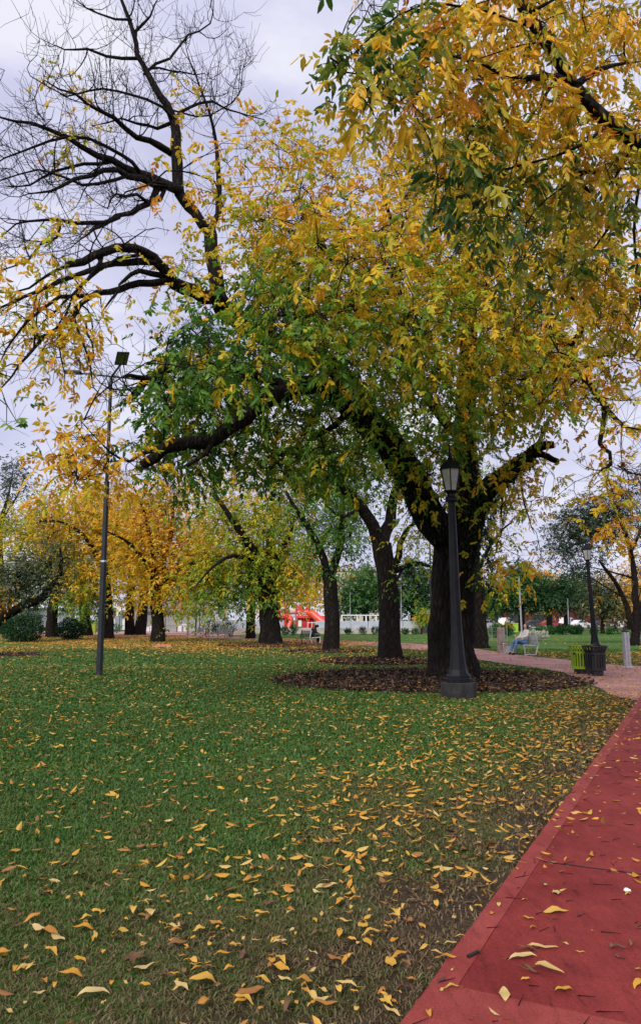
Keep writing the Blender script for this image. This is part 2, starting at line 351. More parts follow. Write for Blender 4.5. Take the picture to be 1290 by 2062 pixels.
class Skel:
    def __init__(s): s.p = []; s.par = []; s.r = []; s.extra = []
    def nearest(s, q):
        A = np.array(s.p); return int(((A - q) ** 2).sum(1).argmin())
    def limb(s, pts, r0, r1, step=.35, jit=.03, parent='near'):
        """a limb through the given points (Catmull-Rom), radius r0 -> r1"""
        pts = [np.asarray(p, float) for p in pts]
        pr = (-1 if not s.p else s.nearest(pts[0])) if parent == 'near' else parent
        Q = [2 * pts[0] - pts[1]] + pts + [2 * pts[-1] - pts[-2]]; path = []
        for i in range(1, len(Q) - 2):
            m = max(2, int(np.linalg.norm(Q[i + 1] - Q[i]) / step))
            for k in range(m):
                t = k / m; a, b, c, d = Q[i - 1], Q[i], Q[i + 1], Q[i + 2]
                path.append(.5 * (2 * b + (c - a) * t + (2 * a - 5 * b + 4 * c - d) * t * t + (3 * b - 3 * c + d - a) * t ** 3))
        path.append(pts[-1]); n = len(path); ids = []
        rr = r0 if hasattr(r0, '__len__') else None
        for k, q in enumerate(path):
            f = k / (n - 1); r = np.interp(f, np.linspace(0, 1, len(rr)), rr) if rr is not None else r0 + (r1 - r0) * f
            if 0 < k: q = q + RNG.normal(0, jit * min(1, r * 4 + .25), 3)
            s.p.append(q); s.par.append(pr); s.r.append(r); pr = len(s.p) - 1; ids.append(pr)
        return ids
    def twig(s, i0, q, r0, r1, n=4, lift=.12, wob=.07):
        a = s.p[i0]; ln = np.linalg.norm(q - a); pr = i0; w1 = RNG.normal(0, wob * ln, 3); w2 = RNG.normal(0, wob * ln, 3)
        for k in range(1, n + 1):
            t = k / n; b = 4 * t * (1 - t)
            s.p.append(a + (q - a) * t + np.array((0, 0, 1)) * lift * ln * b + w1 * b + w2 * math.sin(2 * PI * t) * .6)
            s.par.append(pr); s.r.append(r0 + (r1 - r0) * t); pr = len(s.p) - 1
        return pr
    def grow(s, A, r1=.006, lift=.12, far=1.0, rmax=.09):
        A = np.asarray(A); B = np.array(s.p)
        dist = np.array([((B - a) ** 2).sum(1).min() for a in A]); order = np.argsort(dist); tips = []
        first = len(s.p)
        for j in order:
            q = A[j]; i0 = s.nearest(q); ln = np.linalg.norm(s.p[i0] - q)
            if ln < .05: tips.append(i0); continue
            # leave the limb a little upstream, as shoots do
            for _ in range(int(min(4, ln / .5))):
                if s.par[i0] >= 0 and i0 > 4: i0 = s.par[i0]
            tips.append(s.twig(i0, q, r1 * 1.6, r1, n=max(3, min(7, int(ln / .35))), lift=lift))
        # pipe model thickens what carries much
        acc = np.zeros(len(s.p)); kids = np.zeros(len(s.p))
        for i in range(len(s.p) - 1, -1, -1):
            if acc[i] == 0: acc[i] = r1 ** 2.4
            if s.par[i] >= 0: acc[s.par[i]] += acc[i]
        for i in range(first, len(s.p)): s.r[i] = max(s.r[i], min(rmax, acc[i] ** (1 / 2.4)))
        return tips
    def mesh(s, name, base, rough=.07):
        n = len(s.p); kids = [[] for _ in range(n)]
        for i, p in enumerate(s.par):
            if p >= 0: kids[p].append(i)
        done = [False] * n; Vs = []; Fq = []; Ft = []; off = 0
        starts = [i for i in range(n) if s.par[i] < 0]
        stack = [(i, None) for i in starts]
        while stack:
            i, pr = stack.pop()
            ch = [pr] if pr is not None else []
            while True:
                ch.append(i); ks = kids[i]
                if not ks: break
                # go on with the node laid next in the same limb, else the thickest
                nx = i + 1 if (i + 1) in ks else max(ks, key=lambda k: s.r[k])
                for k in ks:
                    if k != nx: stack.append((k, i))
                i = nx
            pts = np.array([s.p[k] for k in ch]); rs = np.array([s.r[k] for k in ch])
            if pr is not None and len(rs) > 1: rs[0] = min(rs[0], rs[1] * 1.25)
            if len(ch) < 2: continue
            rm = rs.max(); m = 18 if rm > .2 else 9 if rm > .06 else 5 if rm > .02 else 3
            t = np.gradient(pts, axis=0); t = unit(t); u = np.cross(t[0], (.31, .87, .2)); u = u / np.linalg.norm(u)
            ang = np.arange(m) * 2 * PI / m; ph = RNG.uniform(0, 6.28, 3); rows = []
            for k in range(len(ch)):
                u = u - t[k] * (u @ t[k]); u /= np.linalg.norm(u); w = np.cross(t[k], u)
                rad = rs[k] * (1 + (rough * (np.sin(3 * ang + ph[0] + k * .13) + .7 * np.sin(5 * ang + ph[1] - k * .1)) + RNG.normal(0, .03, m) if rm > .06 else 0))
                rows.append(pts[k] + (np.cos(ang) * rad)[:, None] * u + (np.sin(ang) * rad)[:, None] * w)
            Vs.append(np.concatenate(rows)); a = np.arange(m); b = (a + 1) % m
            for k in range(len(ch) - 1):
                Fq.append(np.stack([off + k * m + a, off + k * m + b, off + k * m + m + b, off + k * m + m + a], 1))
            e = off + (len(ch) - 1) * m; Ft.append(np.array([[e, e + k, e + k + 1] for k in range(1, m - 1)])); off += len(ch) * m
        V = np.concatenate(Vs); FQ = np.concatenate(Fq)
        for A, B, r0, r1 in s.extra:
            v, f = prisms(A, B, r0, r1); FQ = np.concatenate([FQ, f + len(V)]); V = np.concatenate([V, v])
        me = np_mesh(name, V - base, [FQ, np.concatenate(Ft)])
        me.polygons.foreach_set('use_smooth', np.ones(len(me.polygons), bool)); return me
def foliage(sk, A, hue, sig, per, size, nl=7, droop=.5, hj=.06, sj=.09, centre=None, keep=None, wid=.36, tw=.0042, odd=0.0):
    """leaf sprays round each twig end, each on a fine shoot"""
    A = np.asarray(A); n = len(A)
    c = np.repeat(A, per, 0); h = np.repeat(hue, per) + RNG.normal(0, sj, n * per); h = np.where(RNG.uniform(0, 1, n * per) < odd, RNG.normal(.70, .05, n * per), h)
    o = RNG.normal(0, 1, (n * per, 3)) * sig; b = c + o
    if keep is not None:
        k = keep(b); b, c, h, o = b[k], c[k], h[k], o[k]
    sk.extra.append((c, b, tw, tw * .5))
    d = unit(o) * .8 + RNG.normal(0, .5, b.shape) + DOWN * droop * .5
    return sprays(b, d, size * RNG.uniform(.75, 1.2, len(b)), np.clip(h, 0, 1), nl, hj, droop, wid)
def in_poly(x, y, poly):
    x = np.asarray(x); y = np.asarray(y); c = np.zeros(x.shape, bool); j = len(poly) - 1
    for i in range(len(poly)):
        (xi, yi), (xj, yj) = poly[i], poly[j]
        c ^= ((yi > y) != (yj > y)) & (x < (xj - xi) * (y - yi) / ((yj - yi) or 1e-9) + xi); j = i
    return c
def edge_dist(x, y, poly):
    best = np.full(np.shape(x), 1e9)
    for i in range(len(poly)):
        ax, ay = poly[i - 1]; bx, by = poly[i]; dx, dy = bx - ax, by - ay
        t = np.clip(((x - ax) * dx + (y - ay) * dy) / (dx * dx + dy * dy), 0, 1)
        best = np.minimum(best, np.hypot(x - ax - t * dx, y - ay - t * dy))
    return best
def idw(px, py, ctrl):
    num = 0; den = 0
    for x, y, h in ctrl:
        w = 1 / ((px - x) ** 2 + (py - y) ** 2 + 400) ** 1.5; num = num + w * h; den = den + w
    return num / den
exec_order = []
# ================================================================== ground
def sheet(name, poly, z, mat, kind='structure', depth=0.0):
    vs = [(p[0], p[1], z) for p in poly]; n = len(vs); fs = [tuple(range(n))]
    if depth:
        vs += [(p[0], p[1], z - depth) for p in poly]; fs += [(i, n + i, n + (i + 1) % n, (i + 1) % n) for i in range(n)]
    o = MB().add(vs, fs).build(name, mat); o['kind'] = kind; return o
def gp(pts): return [G(*p)[:2] for p in pts]
g0 = G(835, 2034); g1 = G(1287, 1407); SL = (g1[0] - g0[0]) / (g1[1] - g0[1])
def edgeX(Y): return g0[0] + SL * (Y - g0[1])
NRM = 1 / math.hypot(1, SL)
def pdist(X, Y): return (edgeX(Y) - X) * NRM            # metres left of the red path
sheet('lawn', [(-1500, -40), (1500, -40), (1500, 2500), (-1500, 2500)], 0, 'lawn')
Ya, Yb = -6, 70; kw = .115 / NRM; PW = 3.1 / NRM
sheet('red_path', [(edgeX(Ya) + kw, Ya), (edgeX(Ya) + PW, Ya), (edgeX(Yb) + PW, Yb), (edgeX(Yb) + kw, Yb)], .03, 'red_path', depth=.04)
ys = list(np.arange(Ya, 18, .12)) + [20, 30, 45, Yb]; vs = []; fs = []          # the border, its outer edge a little ragged
for i, y in enumerate(ys):
    w_ = (.016 * mnoise.noise((0, y * 2.3, 0)) + .010 * mnoise.noise((3, y * 9, 0))) ; w2 = .006 * mnoise.noise((7, y * 3, 0))
    vs += [(edgeX(y) + w_, y, -.01), (edgeX(y) + w_ + .004, y, .031), (edgeX(y) + w_ + .014, y, .034), (edgeX(y) + kw + w2, y, .034), (edgeX(y) + kw + w2, y, .026)]
    if i: fs += [(5 * i - 5 + k, 5 * i + k, 5 * i + k + 1, 5 * i - 4 + k) for k in range(4)]
kerb = MB().add(vs, fs).build('path_kerb', 'red_kerb'); kerb['kind'] = 'structure'
cb = G(917, 2004); ux = np.array((1, -SL)) * 4; bk = np.array((-SL, -1)) * 1.2; c0 = np.array(cb[:2]) + np.array((.004, 0))
sheet('path_kerb', [c0 + bk, c0 + bk + ux * .7, c0 + ux * .7, c0], .0338, 'red_kerb')
gq = G(1200, 1768); jy = gq[1] + .2
for k in range(-1, 4):                                    # saw-cut joints across the path
    y = jy + 3.4 * k; a = np.array((edgeX(y) + kw + .02, y)); dv = np.array((PW - kw - .04, -(PW) * SL * .9)) ; nn = np.array((SL, 1)) * .007
    j = sheet('path_joint', [a - nn, a + dv - nn, a + dv + nn, a + nn], .0335, 'concrete_dark')
BR_NEAR = [(1282, 1412), (1235, 1403), (1205, 1386), (1165, 1370), (1130, 1354), (1060, 1343), (1000, 1335), (930, 1322), (860, 1311), (790, 1304), (720, 1299), (640, 1295), (560, 1291), (480, 1288), (400, 1285), (330, 1283.5)]
BR_FAR = [(330, 1279.5), (400, 1281), (480, 1283), (560, 1285.5), (640, 1288.5), (700, 1290.5), (770, 1293.5), (840, 1297), (900, 1301), (960, 1307), (1000, 1313), (1065, 1322), (1130, 1328), (1200, 1336), (1255, 1341), (1300, 1342), (1420, 1342)]
brick = gp(BR_NEAR + BR_FAR + [(1420, 1412)])
sheet('brick_path', brick, .012, 'brick_path')
clay = gp([(60, 1281.5), (200, 1283), (330, 1284), (430, 1281), (560, 1273.5), (400, 1271.5), (60, 1271.5)])
sheet('clay_court', clay, .008, 'clay')
sheet('street', [(-250, 132), (320, 132), (320, 144), (-250, 144)], .012, 'asphalt')
sheet('pavement', [(-250, 144), (320, 144), (320, 151), (-250, 151)], .14, 'concrete', depth=.14)
# mulch beds round the trunks
BEDS = [(G(868, 1367)[0] - .1, 19.6, 3.85, 3.75), (G(757, 1331)[0], 28.2, 2.15, 2.6), (G(560, 1301)[0], 45.5, 3.6, 3.4), (G(663, 1312)[0], 37.0, 2.2, 2.0), (G(5, 1319)[0], 33.0, 1.7, 2.0)]
def bed_d(x, y, b): return np.hypot((x - b[0]) / b[2], (y - b[1]) / b[3])
for b in BEDS:
    pts = []
    for k in range(48):
        a = 2 * PI * k / 48; r = 1 + .05 * math.sin(3 * a + b[0]) + .04 * math.sin(7 * a + b[1]) + random.uniform(-.02, .02)
        pts.append((b[0] + b[2] * r * math.cos(a), b[1] + b[3] * r * math.sin(a)))
    vs = [(b[0], b[1], .06)] + [(b[0] + (p[0] - b[0]) * .75, b[1] + (p[1] - b[1]) * .75, .045) for p in pts] + [(*p, .004) for p in pts]
    fs = [(0, 1 + k, 1 + (k + 1) % 48) for k in range(48)] + [(1 + k, 49 + k, 49 + (k + 1) % 48, 1 + (k + 1) % 48) for k in range(48)]
    o = MB().add(vs, fs).build('mulch_bed', 'mulch'); o['kind'] = 'structure'
chips = []
for b, n in zip(BEDS, (7500, 2600, 2500, 1200, 700)):
    a = RNG.uniform(0, 2 * PI, n); r = np.sqrt(RNG.uniform(0, 1, n)) * 1.03
    base = np.stack([b[0] + b[2] * r * np.cos(a), b[1] + b[3] * r * np.sin(a), .065 - .05 * r ** 2 + RNG.uniform(0, .03, n)], 1)
    d = RNG.normal(0, 1, (n, 3)) * (1, 1, .35); s = RNG.normal(0, 1, (n, 3)) * (1, 1, .5)
    ln = RNG.uniform(.06, .15, n)
    chips.append(leaf_arrays(base, d, s, ln, ln * .42, np.clip(RNG.beta(1.2, 1.8, n), 0, 1), curl=.1))
V, Fq, H = merge(chips)
o = link('mulch_chips', np_mesh('mulch_chips', V, Fq, H), 'wood_chip'); o['kind'] = 'stuff'
# ------------------------------------------------------------------ grass
def wob(x, y, s, z=0.0): return np.array([mnoise.noise((a * s, b * s, z)) for a, b in zip(x, y)])
def dryness(x, y):
    pd = pdist(x, y)
    g = .10 + .62 * np.exp(-np.clip(pd, 0, 9) / 1.35) + .14 * np.clip((9.5 - y) / 4, 0, 1) + .24 * np.clip((6.0 - y) / 3.5, 0, 1) * np.clip(1.1 - np.abs(pd - 1.2) / 3.5, .25, 1)
    g = g + .30 * wob(x, y, 1.1, 3.1) + .20 * wob(x, y, 4.2, 7.7) + .14 * wob(x, y, .35, 1.2)
    return g
def free(x, y):
    ok = pdist(x, y) > -.02 + .05 * wob(x, y, 3.1, 6.6)
    for b in BEDS: ok &= bed_d(x, y, b) > .97
    return ok
poly_b = [tuple(p) for p in brick]
gparts = []
for y0, y1, n, h, w in ((2.0, 4.2, 95000, .034, .0034), (4.2, 7.5, 95000, .038, .0055), (7.5, 13, 75000, .042, .010), (13, 24, 60000, .05, .020), (24, 40, 30000, .055, .034)):
    Y = np.sqrt(RNG.uniform(0, 1, n) * (y1 * y1 - y0 * y0) + y0 * y0); X = RNG.uniform(-1, 1, n) * (Y * .44 + .55)
    k = free(X, Y)
    if y1 > 14: k &= ~in_poly(X, Y, poly_b)
    X, Y = X[k], Y[k]; dr = dryness(X, Y); thin = RNG.uniform(0, 1, len(X)) > np.clip((dr - .5) * 1.9, 0, .85); X, Y, dr = X[thin], Y[thin], dr[thin]; n = len(X)
    hh = h * RNG.uniform(.4, 1.15, n) * (1 - .35 * np.clip(dr, 0, 1)) * (1 + .35 * wob(X, Y, 2.3, 5.0)); a = RNG.uniform(0, 2 * PI, n)
    side = np.stack([np.cos(a), np.sin(a), 0 * a], 1) * (w * RNG.uniform(.6, 1.3, n))[:, None]
    ln = RNG.normal(0, .5, (n, 2)); ln *= (1 + 1.2 * np.clip(dr, 0, 1))[:, None]
    B = np.stack([X, Y, 0 * X], 1); M = B + np.stack([ln[:, 0] * hh * .35, ln[:, 1] * hh * .35, hh * .62], 1); T = B + np.stack([ln[:, 0] * hh, ln[:, 1] * hh, hh * (1.05 - .25 * np.minimum(1, np.abs(ln).sum(1)))], 1)
    V = np.empty((n, 5, 3)); V[:, 0] = B - side; V[:, 1] = B + side; V[:, 2] = M + side * .75; V[:, 3] = M - side * .75; V[:, 4] = T
    hue = np.clip(dr + RNG.normal(0, .13, n), 0, 1)
    gparts.append((V.reshape(-1, 3), np.arange(n)[:, None] * 5, np.repeat(hue, 5)))
Vg = np.concatenate([g[0] for g in gparts]); off = 0; q = []; t3 = []
for V, i, H in gparts:
    q.append(i + off + np.array([[0, 1, 2, 3]])); t3.append(i + off + np.array([[3, 2, 4]])); off += len(V)
o = link('grass', np_mesh('grass', Vg, [np.concatenate(q), np.concatenate(t3)], np.concatenate([g[2] for g in gparts])), 'grass'); o['kind'] = 'stuff'
# ------------------------------------------------------------------ fallen leaves
def litter_density(x, y):
    pd = np.clip(pdist(x, y), 0, 99)
    d = 30 + 125 * np.exp(-((pd - .7) / 1.05) ** 2) * np.clip((y - 3.0) / 3.5, .3, 1) + 20 * np.exp(-pd / 2.4)
    d += 46 * np.exp(-((y - 12.3) / 1.5) ** 2) / (1 + np.exp(-(x + .6) * 1.4)) + 9 * np.clip((y - 8) / 5, 0, 1) * np.exp(-pd / 3)
    d += 22 * np.exp(-((y - 8.0) / 2.5) ** 2) * np.exp(-((x - 1.0) / 1.6) ** 2)
    d *= np.clip(1 + 1.0 * wob(x, y, .9, 2.2) + .5 * wob(x, y, 2.6, 9.2), .15, 2.4)
    far = np.clip((y - 29) / 8, 0, 1) * np.clip((-x + 7) / 6, 0, 1) * 32 * np.clip(.9 + 1.6 * wob(x, y, .16, 4.4), .05, 2.2)
    qx, qy = PROJ(np.stack([x, y, 0 * x], -1)); by = np.interp(qx, [p[0] for p in BR_FAR], [p[1] for p in BR_FAR])
    beyond = (qy < by) & (y > 18); near_right = beyond & (qx > 1050) & (y < 36)
    d = np.where(y > 26, far + 3, d); d = np.where(beyond, 1.2, d); d = np.where(near_right, 26, d)
    return d
def scatter(y0, y1, peak):
    area = (y1 * y1 - y0 * y0) * .47 + .7 * (y1 - y0); n = int(area * peak * 1.25)
    Y = np.sqrt(RNG.uniform(0, 1, n) * (y1 * y1 - y0 * y0) + y0 * y0); X = RNG.uniform(-1, 1.5, n) * (Y * .45 + .35)
    return X, Y
LX, LY = [], []
for y0, y1, pk in ((2.3, 8, 150), (8, 16, 150), (16, 26, 60), (26, 75, 50)):
    X, Y = scatter(y0, y1, pk); d = litter_density(X, Y) * 1.15
    onp = pdist(X, Y) <= 0; d[onp] = np.where(Y[onp] < 9, 19, 26) + 26 * np.exp(pdist(X[onp], Y[onp]) / .25)
    for b, extra in zip(BEDS, (44, 34, 40, 28, 5)): d = np.where(bed_d(X, Y, b) < 1.05, extra, d)
    k = RNG.uniform(0, pk, len(X)) < d; X, Y = X[k], Y[k]
    if y1 > 14:
        ib = in_poly(X, Y, poly_b); k = ~ib | (RNG.uniform(0, 1, len(X)) < .8); X, Y = X[k], Y[k]
    LX.append(X); LY.append(Y)
LX = np.concatenate(LX); LY = np.concatenate(LY)
px, py = PROJ(np.stack([LX, LY, 0 * LX], 1)); inside = (px > -5) & (px < 1295) & (py < 2064) & (LY > 1)
order = np.argsort(np.where(inside, LY, 1e6)); HERO = order[:270]; rest = np.ones(len(LX), bool); rest[HERO] = False
RX, RY = LX[rest], LY[rest]; n = len(RX)
onp = pdist(RX, RY) <= 0; onb = np.zeros(n, bool)
for b in BEDS: onb |= bed_d(RX, RY, b) < 1
z = np.where(onp, .042, np.where(onb, .075, .03 + RNG.uniform(-.012, .016, n)))
farm = RY > 26
base = np.stack([RX, RY, z], 1); a = RNG.uniform(0, 2 * PI, n)
d = np.stack([np.cos(a), np.sin(a), RNG.normal(.02, .18, n)], 1); s = np.stack([-np.sin(a), np.cos(a), RNG.normal(0, .38, n)], 1)
ln = RNG.uniform(.035, .1, n) * np.where(farm, 1.9, 1.0); cl = RNG.normal(-.12, .22, n)
hue = np.clip(np.where(RNG.uniform(0, 1, n) < .24, RNG.normal(.28, .12, n), RNG.normal(.66, .16, n)) - np.where(onb, .22, 0) - np.where(farm & ~onb, .06, 0), 0, 1)
V, Fq, H = leaf_arrays(base, d, s, ln, ln * RNG.uniform(.2, .44, n), hue, fold=.22, curl=cl)
o = link('leaf_litter', np_mesh('leaf_litter', V, Fq, H), 'litter'); o['kind'] = 'stuff'
def leaf_mesh(L_, wd, bend, fold, hue, twist=0.0):
    st = [(0, 0), (.1, .42), (.26, .85), (.44, 1), (.62, .88), (.8, .55), (.93, .2), (1, 0)]
    vs = []; fs = []; hs = []
    for i, (t, w) in enumerate(st):
        x = (t - .45) * L_; zc = bend * L_ * (.25 - (t - .5) ** 2) * 1.6; y = w * wd / 2; tw = twist * (t - .5)
        e = fold * y + .006 * math.sin(9 * t + hue * 20)
        vs += [(x, y * math.cos(tw), zc + e + y * math.sin(tw)), (x, .06 * L_ * math.sin(2.2 * t) * bend, zc), (x, -y * math.cos(tw), zc + e * .8 - y * math.sin(tw))]
        hs += [np.clip(hue - .05 * (w < .3) + random.uniform(-.06, .06), 0, 1), np.clip(hue + .06, 0, 1), np.clip(hue + random.uniform(-.07, .04), 0, 1)]
    for i in range(len(st) - 1):
        a = i * 3; fs += [(a, a + 3, a + 4, a + 1), (a + 1, a + 4, a + 5, a + 2)]
    m = len(vs); vs += [(-.45 * L_ - .0, .0018, .0), (-.45 * L_, -.0018, 0), (-.45 * L_ - .28 * L_, .03 * L_, .008)]; fs.append((m, m + 1, m + 2)); hs += [hue - .2] * 3
    zmin = min(v[2] for v in vs)
    me = np_mesh('fallen_leaf', np.array([(v[0], v[1], v[2] - zmin) for v in vs]), [np.array([f for f in fs if len(f) == 4]), np.array([f for f in fs if len(f) == 3])], hs)
    me.polygons.foreach_set('use_smooth', np.ones(len(me.polygons), bool)); me.materials.append(MATS['litter']); return me
CLS = {'pale': (.88, .05), 'yellow': (.68, .06), 'orange': (.47, .05), 'brown': (.24, .07)}
VAR = {c: [leaf_mesh(random.uniform(.07, .12), random.uniform(.02, .046), random.uniform(-.2, .45), random.uniform(.03, .3), random.gauss(*p), random.uniform(-.8, .8)) for _ in range(9)] for c, p in CLS.items()}
ADJ = {'pale': 'pale creamy yellow', 'yellow': 'bright yellow', 'orange': 'orange gold', 'brown': 'dull brown'}
def put_leaf(x, y, cls, yaw=None, sc=1.0, label=None, me=None):
    pd = pdist(x, y); where = 'lawn' if pd > 0 else 'kerb' if pd > -.115 else 'path'
    o = bpy.data.objects.new('fallen_leaf', me or random.choice(VAR[cls])); COL.objects.link(o)
    zb = .028 if where == 'lawn' else .036
    o.location = (x, y, zb); o.rotation_euler = (random.gauss(0, .1), random.gauss(0, .1), random.uniform(0, 6.28) if yaw is None else yaw); o.scale = (sc,) * 3
    sp_ = {'lawn': 'lying in the short lawn grass', 'kerb': 'lying on the lighter red border of the path', 'path': 'lying on the dark red path'}[where]
    setp(o, label or f'small {ADJ[cls]} fallen leaf {sp_}', 'leaf', None if label else f'{ADJ[cls]} leaves {sp_}')
    return o
for i in HERO:
    u = random.random(); put_leaf(LX[i], LY[i], 'pale' if u < .2 else 'yellow' if u < .5 else 'orange' if u < .72 else 'brown', sc=random.choice((.4, .5, .6, .7, .9)))
# the leaves one notices first, each where it lies
def notable(px, py, cls, L_, wd, bend, fold, yaw, label):
    x, y, _ = G(px, py, .03); me = leaf_mesh(L_, wd, bend, fold, random.gauss(*CLS[cls]), random.uniform(-.3, .3)); put_leaf(x, y, cls, yaw, 1, label, me)
for a in [(405, 1978, 'yellow', .115, .058, .5, .1, .1, 'broad yellow leaf with a pale tip, largest leaf near the bottom of the lawn'),
          (302, 1838, 'pale', .10, .055, .2, .2, 2.0, 'large pale lemon leaf standing half upright in the grass'),
          (655, 1784, 'pale', .13, .055, .1, .15, .2, 'big pale greenish yellow leaf in the middle of the lawn'),
          (245, 1878, 'yellow', .085, .05, .35, .1, 2.9, 'rounded glossy yellow leaf on the grass above the brown maple leaf'),
          (430, 1722, 'yellow', .105, .045, .8, .1, 3.0, 'arched tan yellow leaf humped up on the grass'),
          (100, 1883, 'orange', .12, .045, .6, .1, 2.7, 'long folded orange yellow leaf at the lower left of the lawn'),
          (185, 2005, 'pale', .13, .045, .5, .2, .2, 'long cream leaf joined to a brown one near the lawn bottom'),
          (697, 1574, 'yellow', .12, .05, .1, .3, .7, 'slim bright yellow leaf pointing up to the side in mid lawn'),
          (655, 1576, 'yellow', .12, .05, .2, .3, 2.5, 'golden leaf beside the slim bright yellow one in mid lawn'),
          (500, 1775, 'orange', .08, .05, .6, .1, .4, 'curled amber leaf between grass tufts in mid lawn'),
          (1095, 1962, 'pale', .165, .05, .35, .3, -.7, 'largest curled tan leaf on the red path'),
          (1115, 1838, 'pale', .13, .05, .1, .2, 0, 'pair-like broad tan leaf lying flat on the red path'),
          (1085, 1912, 'pale', .15, .03, .1, .2, -.15, 'long narrow green tipped leaf on the red path'),
          (1050, 1933, 'pale', .13, .04, .3, .3, .1, 'cream leaf with a long stalk just above the largest tan leaf'),
          (1015, 2008, 'pale', .09, .045, .1, .1, 1.4, 'upright oval tan leaf low on the red path'),
          (1120, 1800, 'pale', .085, .045, .1, .1, 1.5, 'oval cream leaf with its stalk pointing up on the red path'),
          (835, 1595, 'yellow', .17, .05, .1, .2, .3, 'long lime yellow leaf where the grass turns thin'),
          (565, 1948, 'yellow', .08, .045, .2, .1, -.5, 'small clear yellow leaf near the bottom middle of the lawn'),
          (730, 1866, 'yellow', .08, .05, .2, .1, 1.5, 'plump yellow leaf on the grass above the path corner'),
          (786, 1938, 'yellow', .085, .05, .1, .1, 1.6, 'plump golden leaf on the bare grass beside the path corner'),
          (355, 1900, 'brown', .09, .05, .2, .1, .1, 'flat dark orange brown leaf beside the brown maple leaf'),
          (500, 1998, 'brown', .13, .05, .1, .2, .5, 'long dusky pink brown leaf near the bottom of the lawn')]:
    notable(*a)
def maple(px, py, s, label):
    pts = []
    for k, r in enumerate((1, .5, .95, .45, .7, .35, .25, .2, .25, .35, .7, .45, .95, .5)):
        a = PI / 2 + (k - 0) * 2 * PI / 14; pts.append((r * s * math.cos(a), r * s * math.sin(a), .02 + .25 * s * random.uniform(0, 1)))
    vs = [(0, 0, .015)] + pts; n = len(pts)
    me = np_mesh('maple_leaf', np.array(vs), np.array([(0, 1 + k, 1 + (k + 1) % n) for k in range(n)]), [.16] * (n + 1)); me.materials.append(MATS['litter'])
    o = bpy.data.objects.new('maple_leaf', me); COL.objects.link(o); g = G(px, py, .03); o.location = (g[0], g[1], .03); o.rotation_euler = (.1, .1, random.uniform(0, 6)); setp(o, label, 'leaf')
maple(265, 1940, .075, 'crumpled pinkish brown maple leaf, the larger one near the lawn bottom')
maple(360, 1728, .05, 'small dusky pink maple leaf lying in mid lawn')
maple(302, 1506, .075, 'dark maroon maple leaf lying far out on the green lawn')
g = G(1262, 1798, .03)
b = bmesh.new(); bmesh.ops.create_icosphere(b, subdivisions=2, radius=.021)
for v in b.verts: v.co *= 1 + random.uniform(-.35, .3); v.co.z *= .45
me = bpy.data.meshes.new('paper_scrap'); b.to_mesh(me); b.free(); o = link('paper_scrap', me, 'paper'); o.location = (g[0], g[1], .045); setp(o, 'crumpled white paper scrap on the red path', 'litter')
tw = 900; X = RNG.uniform(.2, 1, tw); Yt = RNG.uniform(2.2, 15, tw); X = edgeX(Yt) + RNG.uniform(-.9, 3.0, tw); aa = RNG.normal(.2, .8, tw); ll = RNG.uniform(.02, .11, tw)
zt = np.where(pdist(X, Yt) > 0, .02, .037); A_ = np.stack([X, Yt, zt], 1); B_ = A_ + np.stack([np.cos(aa) * ll, np.sin(aa) * ll, RNG.uniform(0, .008, tw)], 1)
V, Fq = prisms(A_, B_, .0022, .0012); o = link('twig_debris', np_mesh('twig_debris', V, Fq), 'bark'); o['kind'] = 'stuff'
g = G(952, 1928, .03)
o = MB().tube([(-.028, -.02, .0), (.028, .02, .004)], .007, 8).build('bark_stick', 'bin_black'); o.location = (g[0], g[1], .043); setp(o, 'short black stick lying on the path border', 'stick')
g = G(330, 1302)
t = thing('utility_cover', 'low flat orange red cover lying in the leafy lawn', 'cover', (g[0], g[1], .0))
MB().box((0, 0, .06), (.9, .55, .12), 0, .02).build('lid', 'rust_lid', t); MB().box((0, 0, .02), (1.0, .65, .04)).build('rim', 'concrete', t)
# ================================================================== trees
def keep_clear(b):
    x, y = PROJ(b); return ~((np.abs(x - 221) < 12) & (y > 690) & (y < 965)) & ~((x > 1140) & (x < 1202) & (y > 1075) & (y < 1145)) & ~((np.abs(x - 252) < 50) & (np.abs(y - 722) < 45))
def keep_near(b):
    x, y = PROJ(b); return in_poly(x, y, NEAR) | (x > 1315) | (y < -25)
def tree(name, label, cat, base, sk, leafparts, group=None, leafmat='leaf'):
    base = np.array((base[0], base[1], 0.0)); t = thing(name, label, cat, base, group=group)
    link('trunk', sk.mesh('trunk', base), 'bark', t)
    if leafparts:
        V, Fq, H = merge(leafparts); link('crown', np_mesh('crown', V - base, Fq, H), leafmat, t)
    return t
def PL(pts): return [P(*p) for p in pts]
# ------------------------------------------------------------------ the big ash
sk = Skel(); gb = G(907, 1362)
def at20(px, py, d=20.0): return P(px, py, d)
trunk_pts = [np.array((gb[0], 20.1, -.1)), np.array((gb[0], 20.1, .35)), at20(908, 1290, 20.1), at20(912, 1200, 20.1), at20(917, 1120, 20.1), at20(922, 1070, 20.1)]
sk.limb(trunk_pts, (.80, .62, .54, .53, .56, .56), 0, jit=.01, step=.25)
LIMB1 = [(918, 1085, 20), (885, 1065, 19.8), (852, 1012, 19.3), (822, 950, 18.8), (788, 895, 18.2), (742, 848, 17.6), (690, 803, 17)]
sk.limb(PL(LIMB1), (.46, .42, .38, .36, .34, .30), 0, parent=4, jit=.02)
sk.limb(PL([(690, 803, 17), (645, 782, 16.3), (598, 780, 15.6), (545, 800, 14.9), (508, 828, 14.4), (470, 852, 14.0), (430, 884, 13.7), (380, 889, 13.4), (332, 904, 13.1), (288, 934, 12.8)]), (.26, .22, .19, .18, .165, .14, .13, .12, .105, .085), 0, jit=.04)
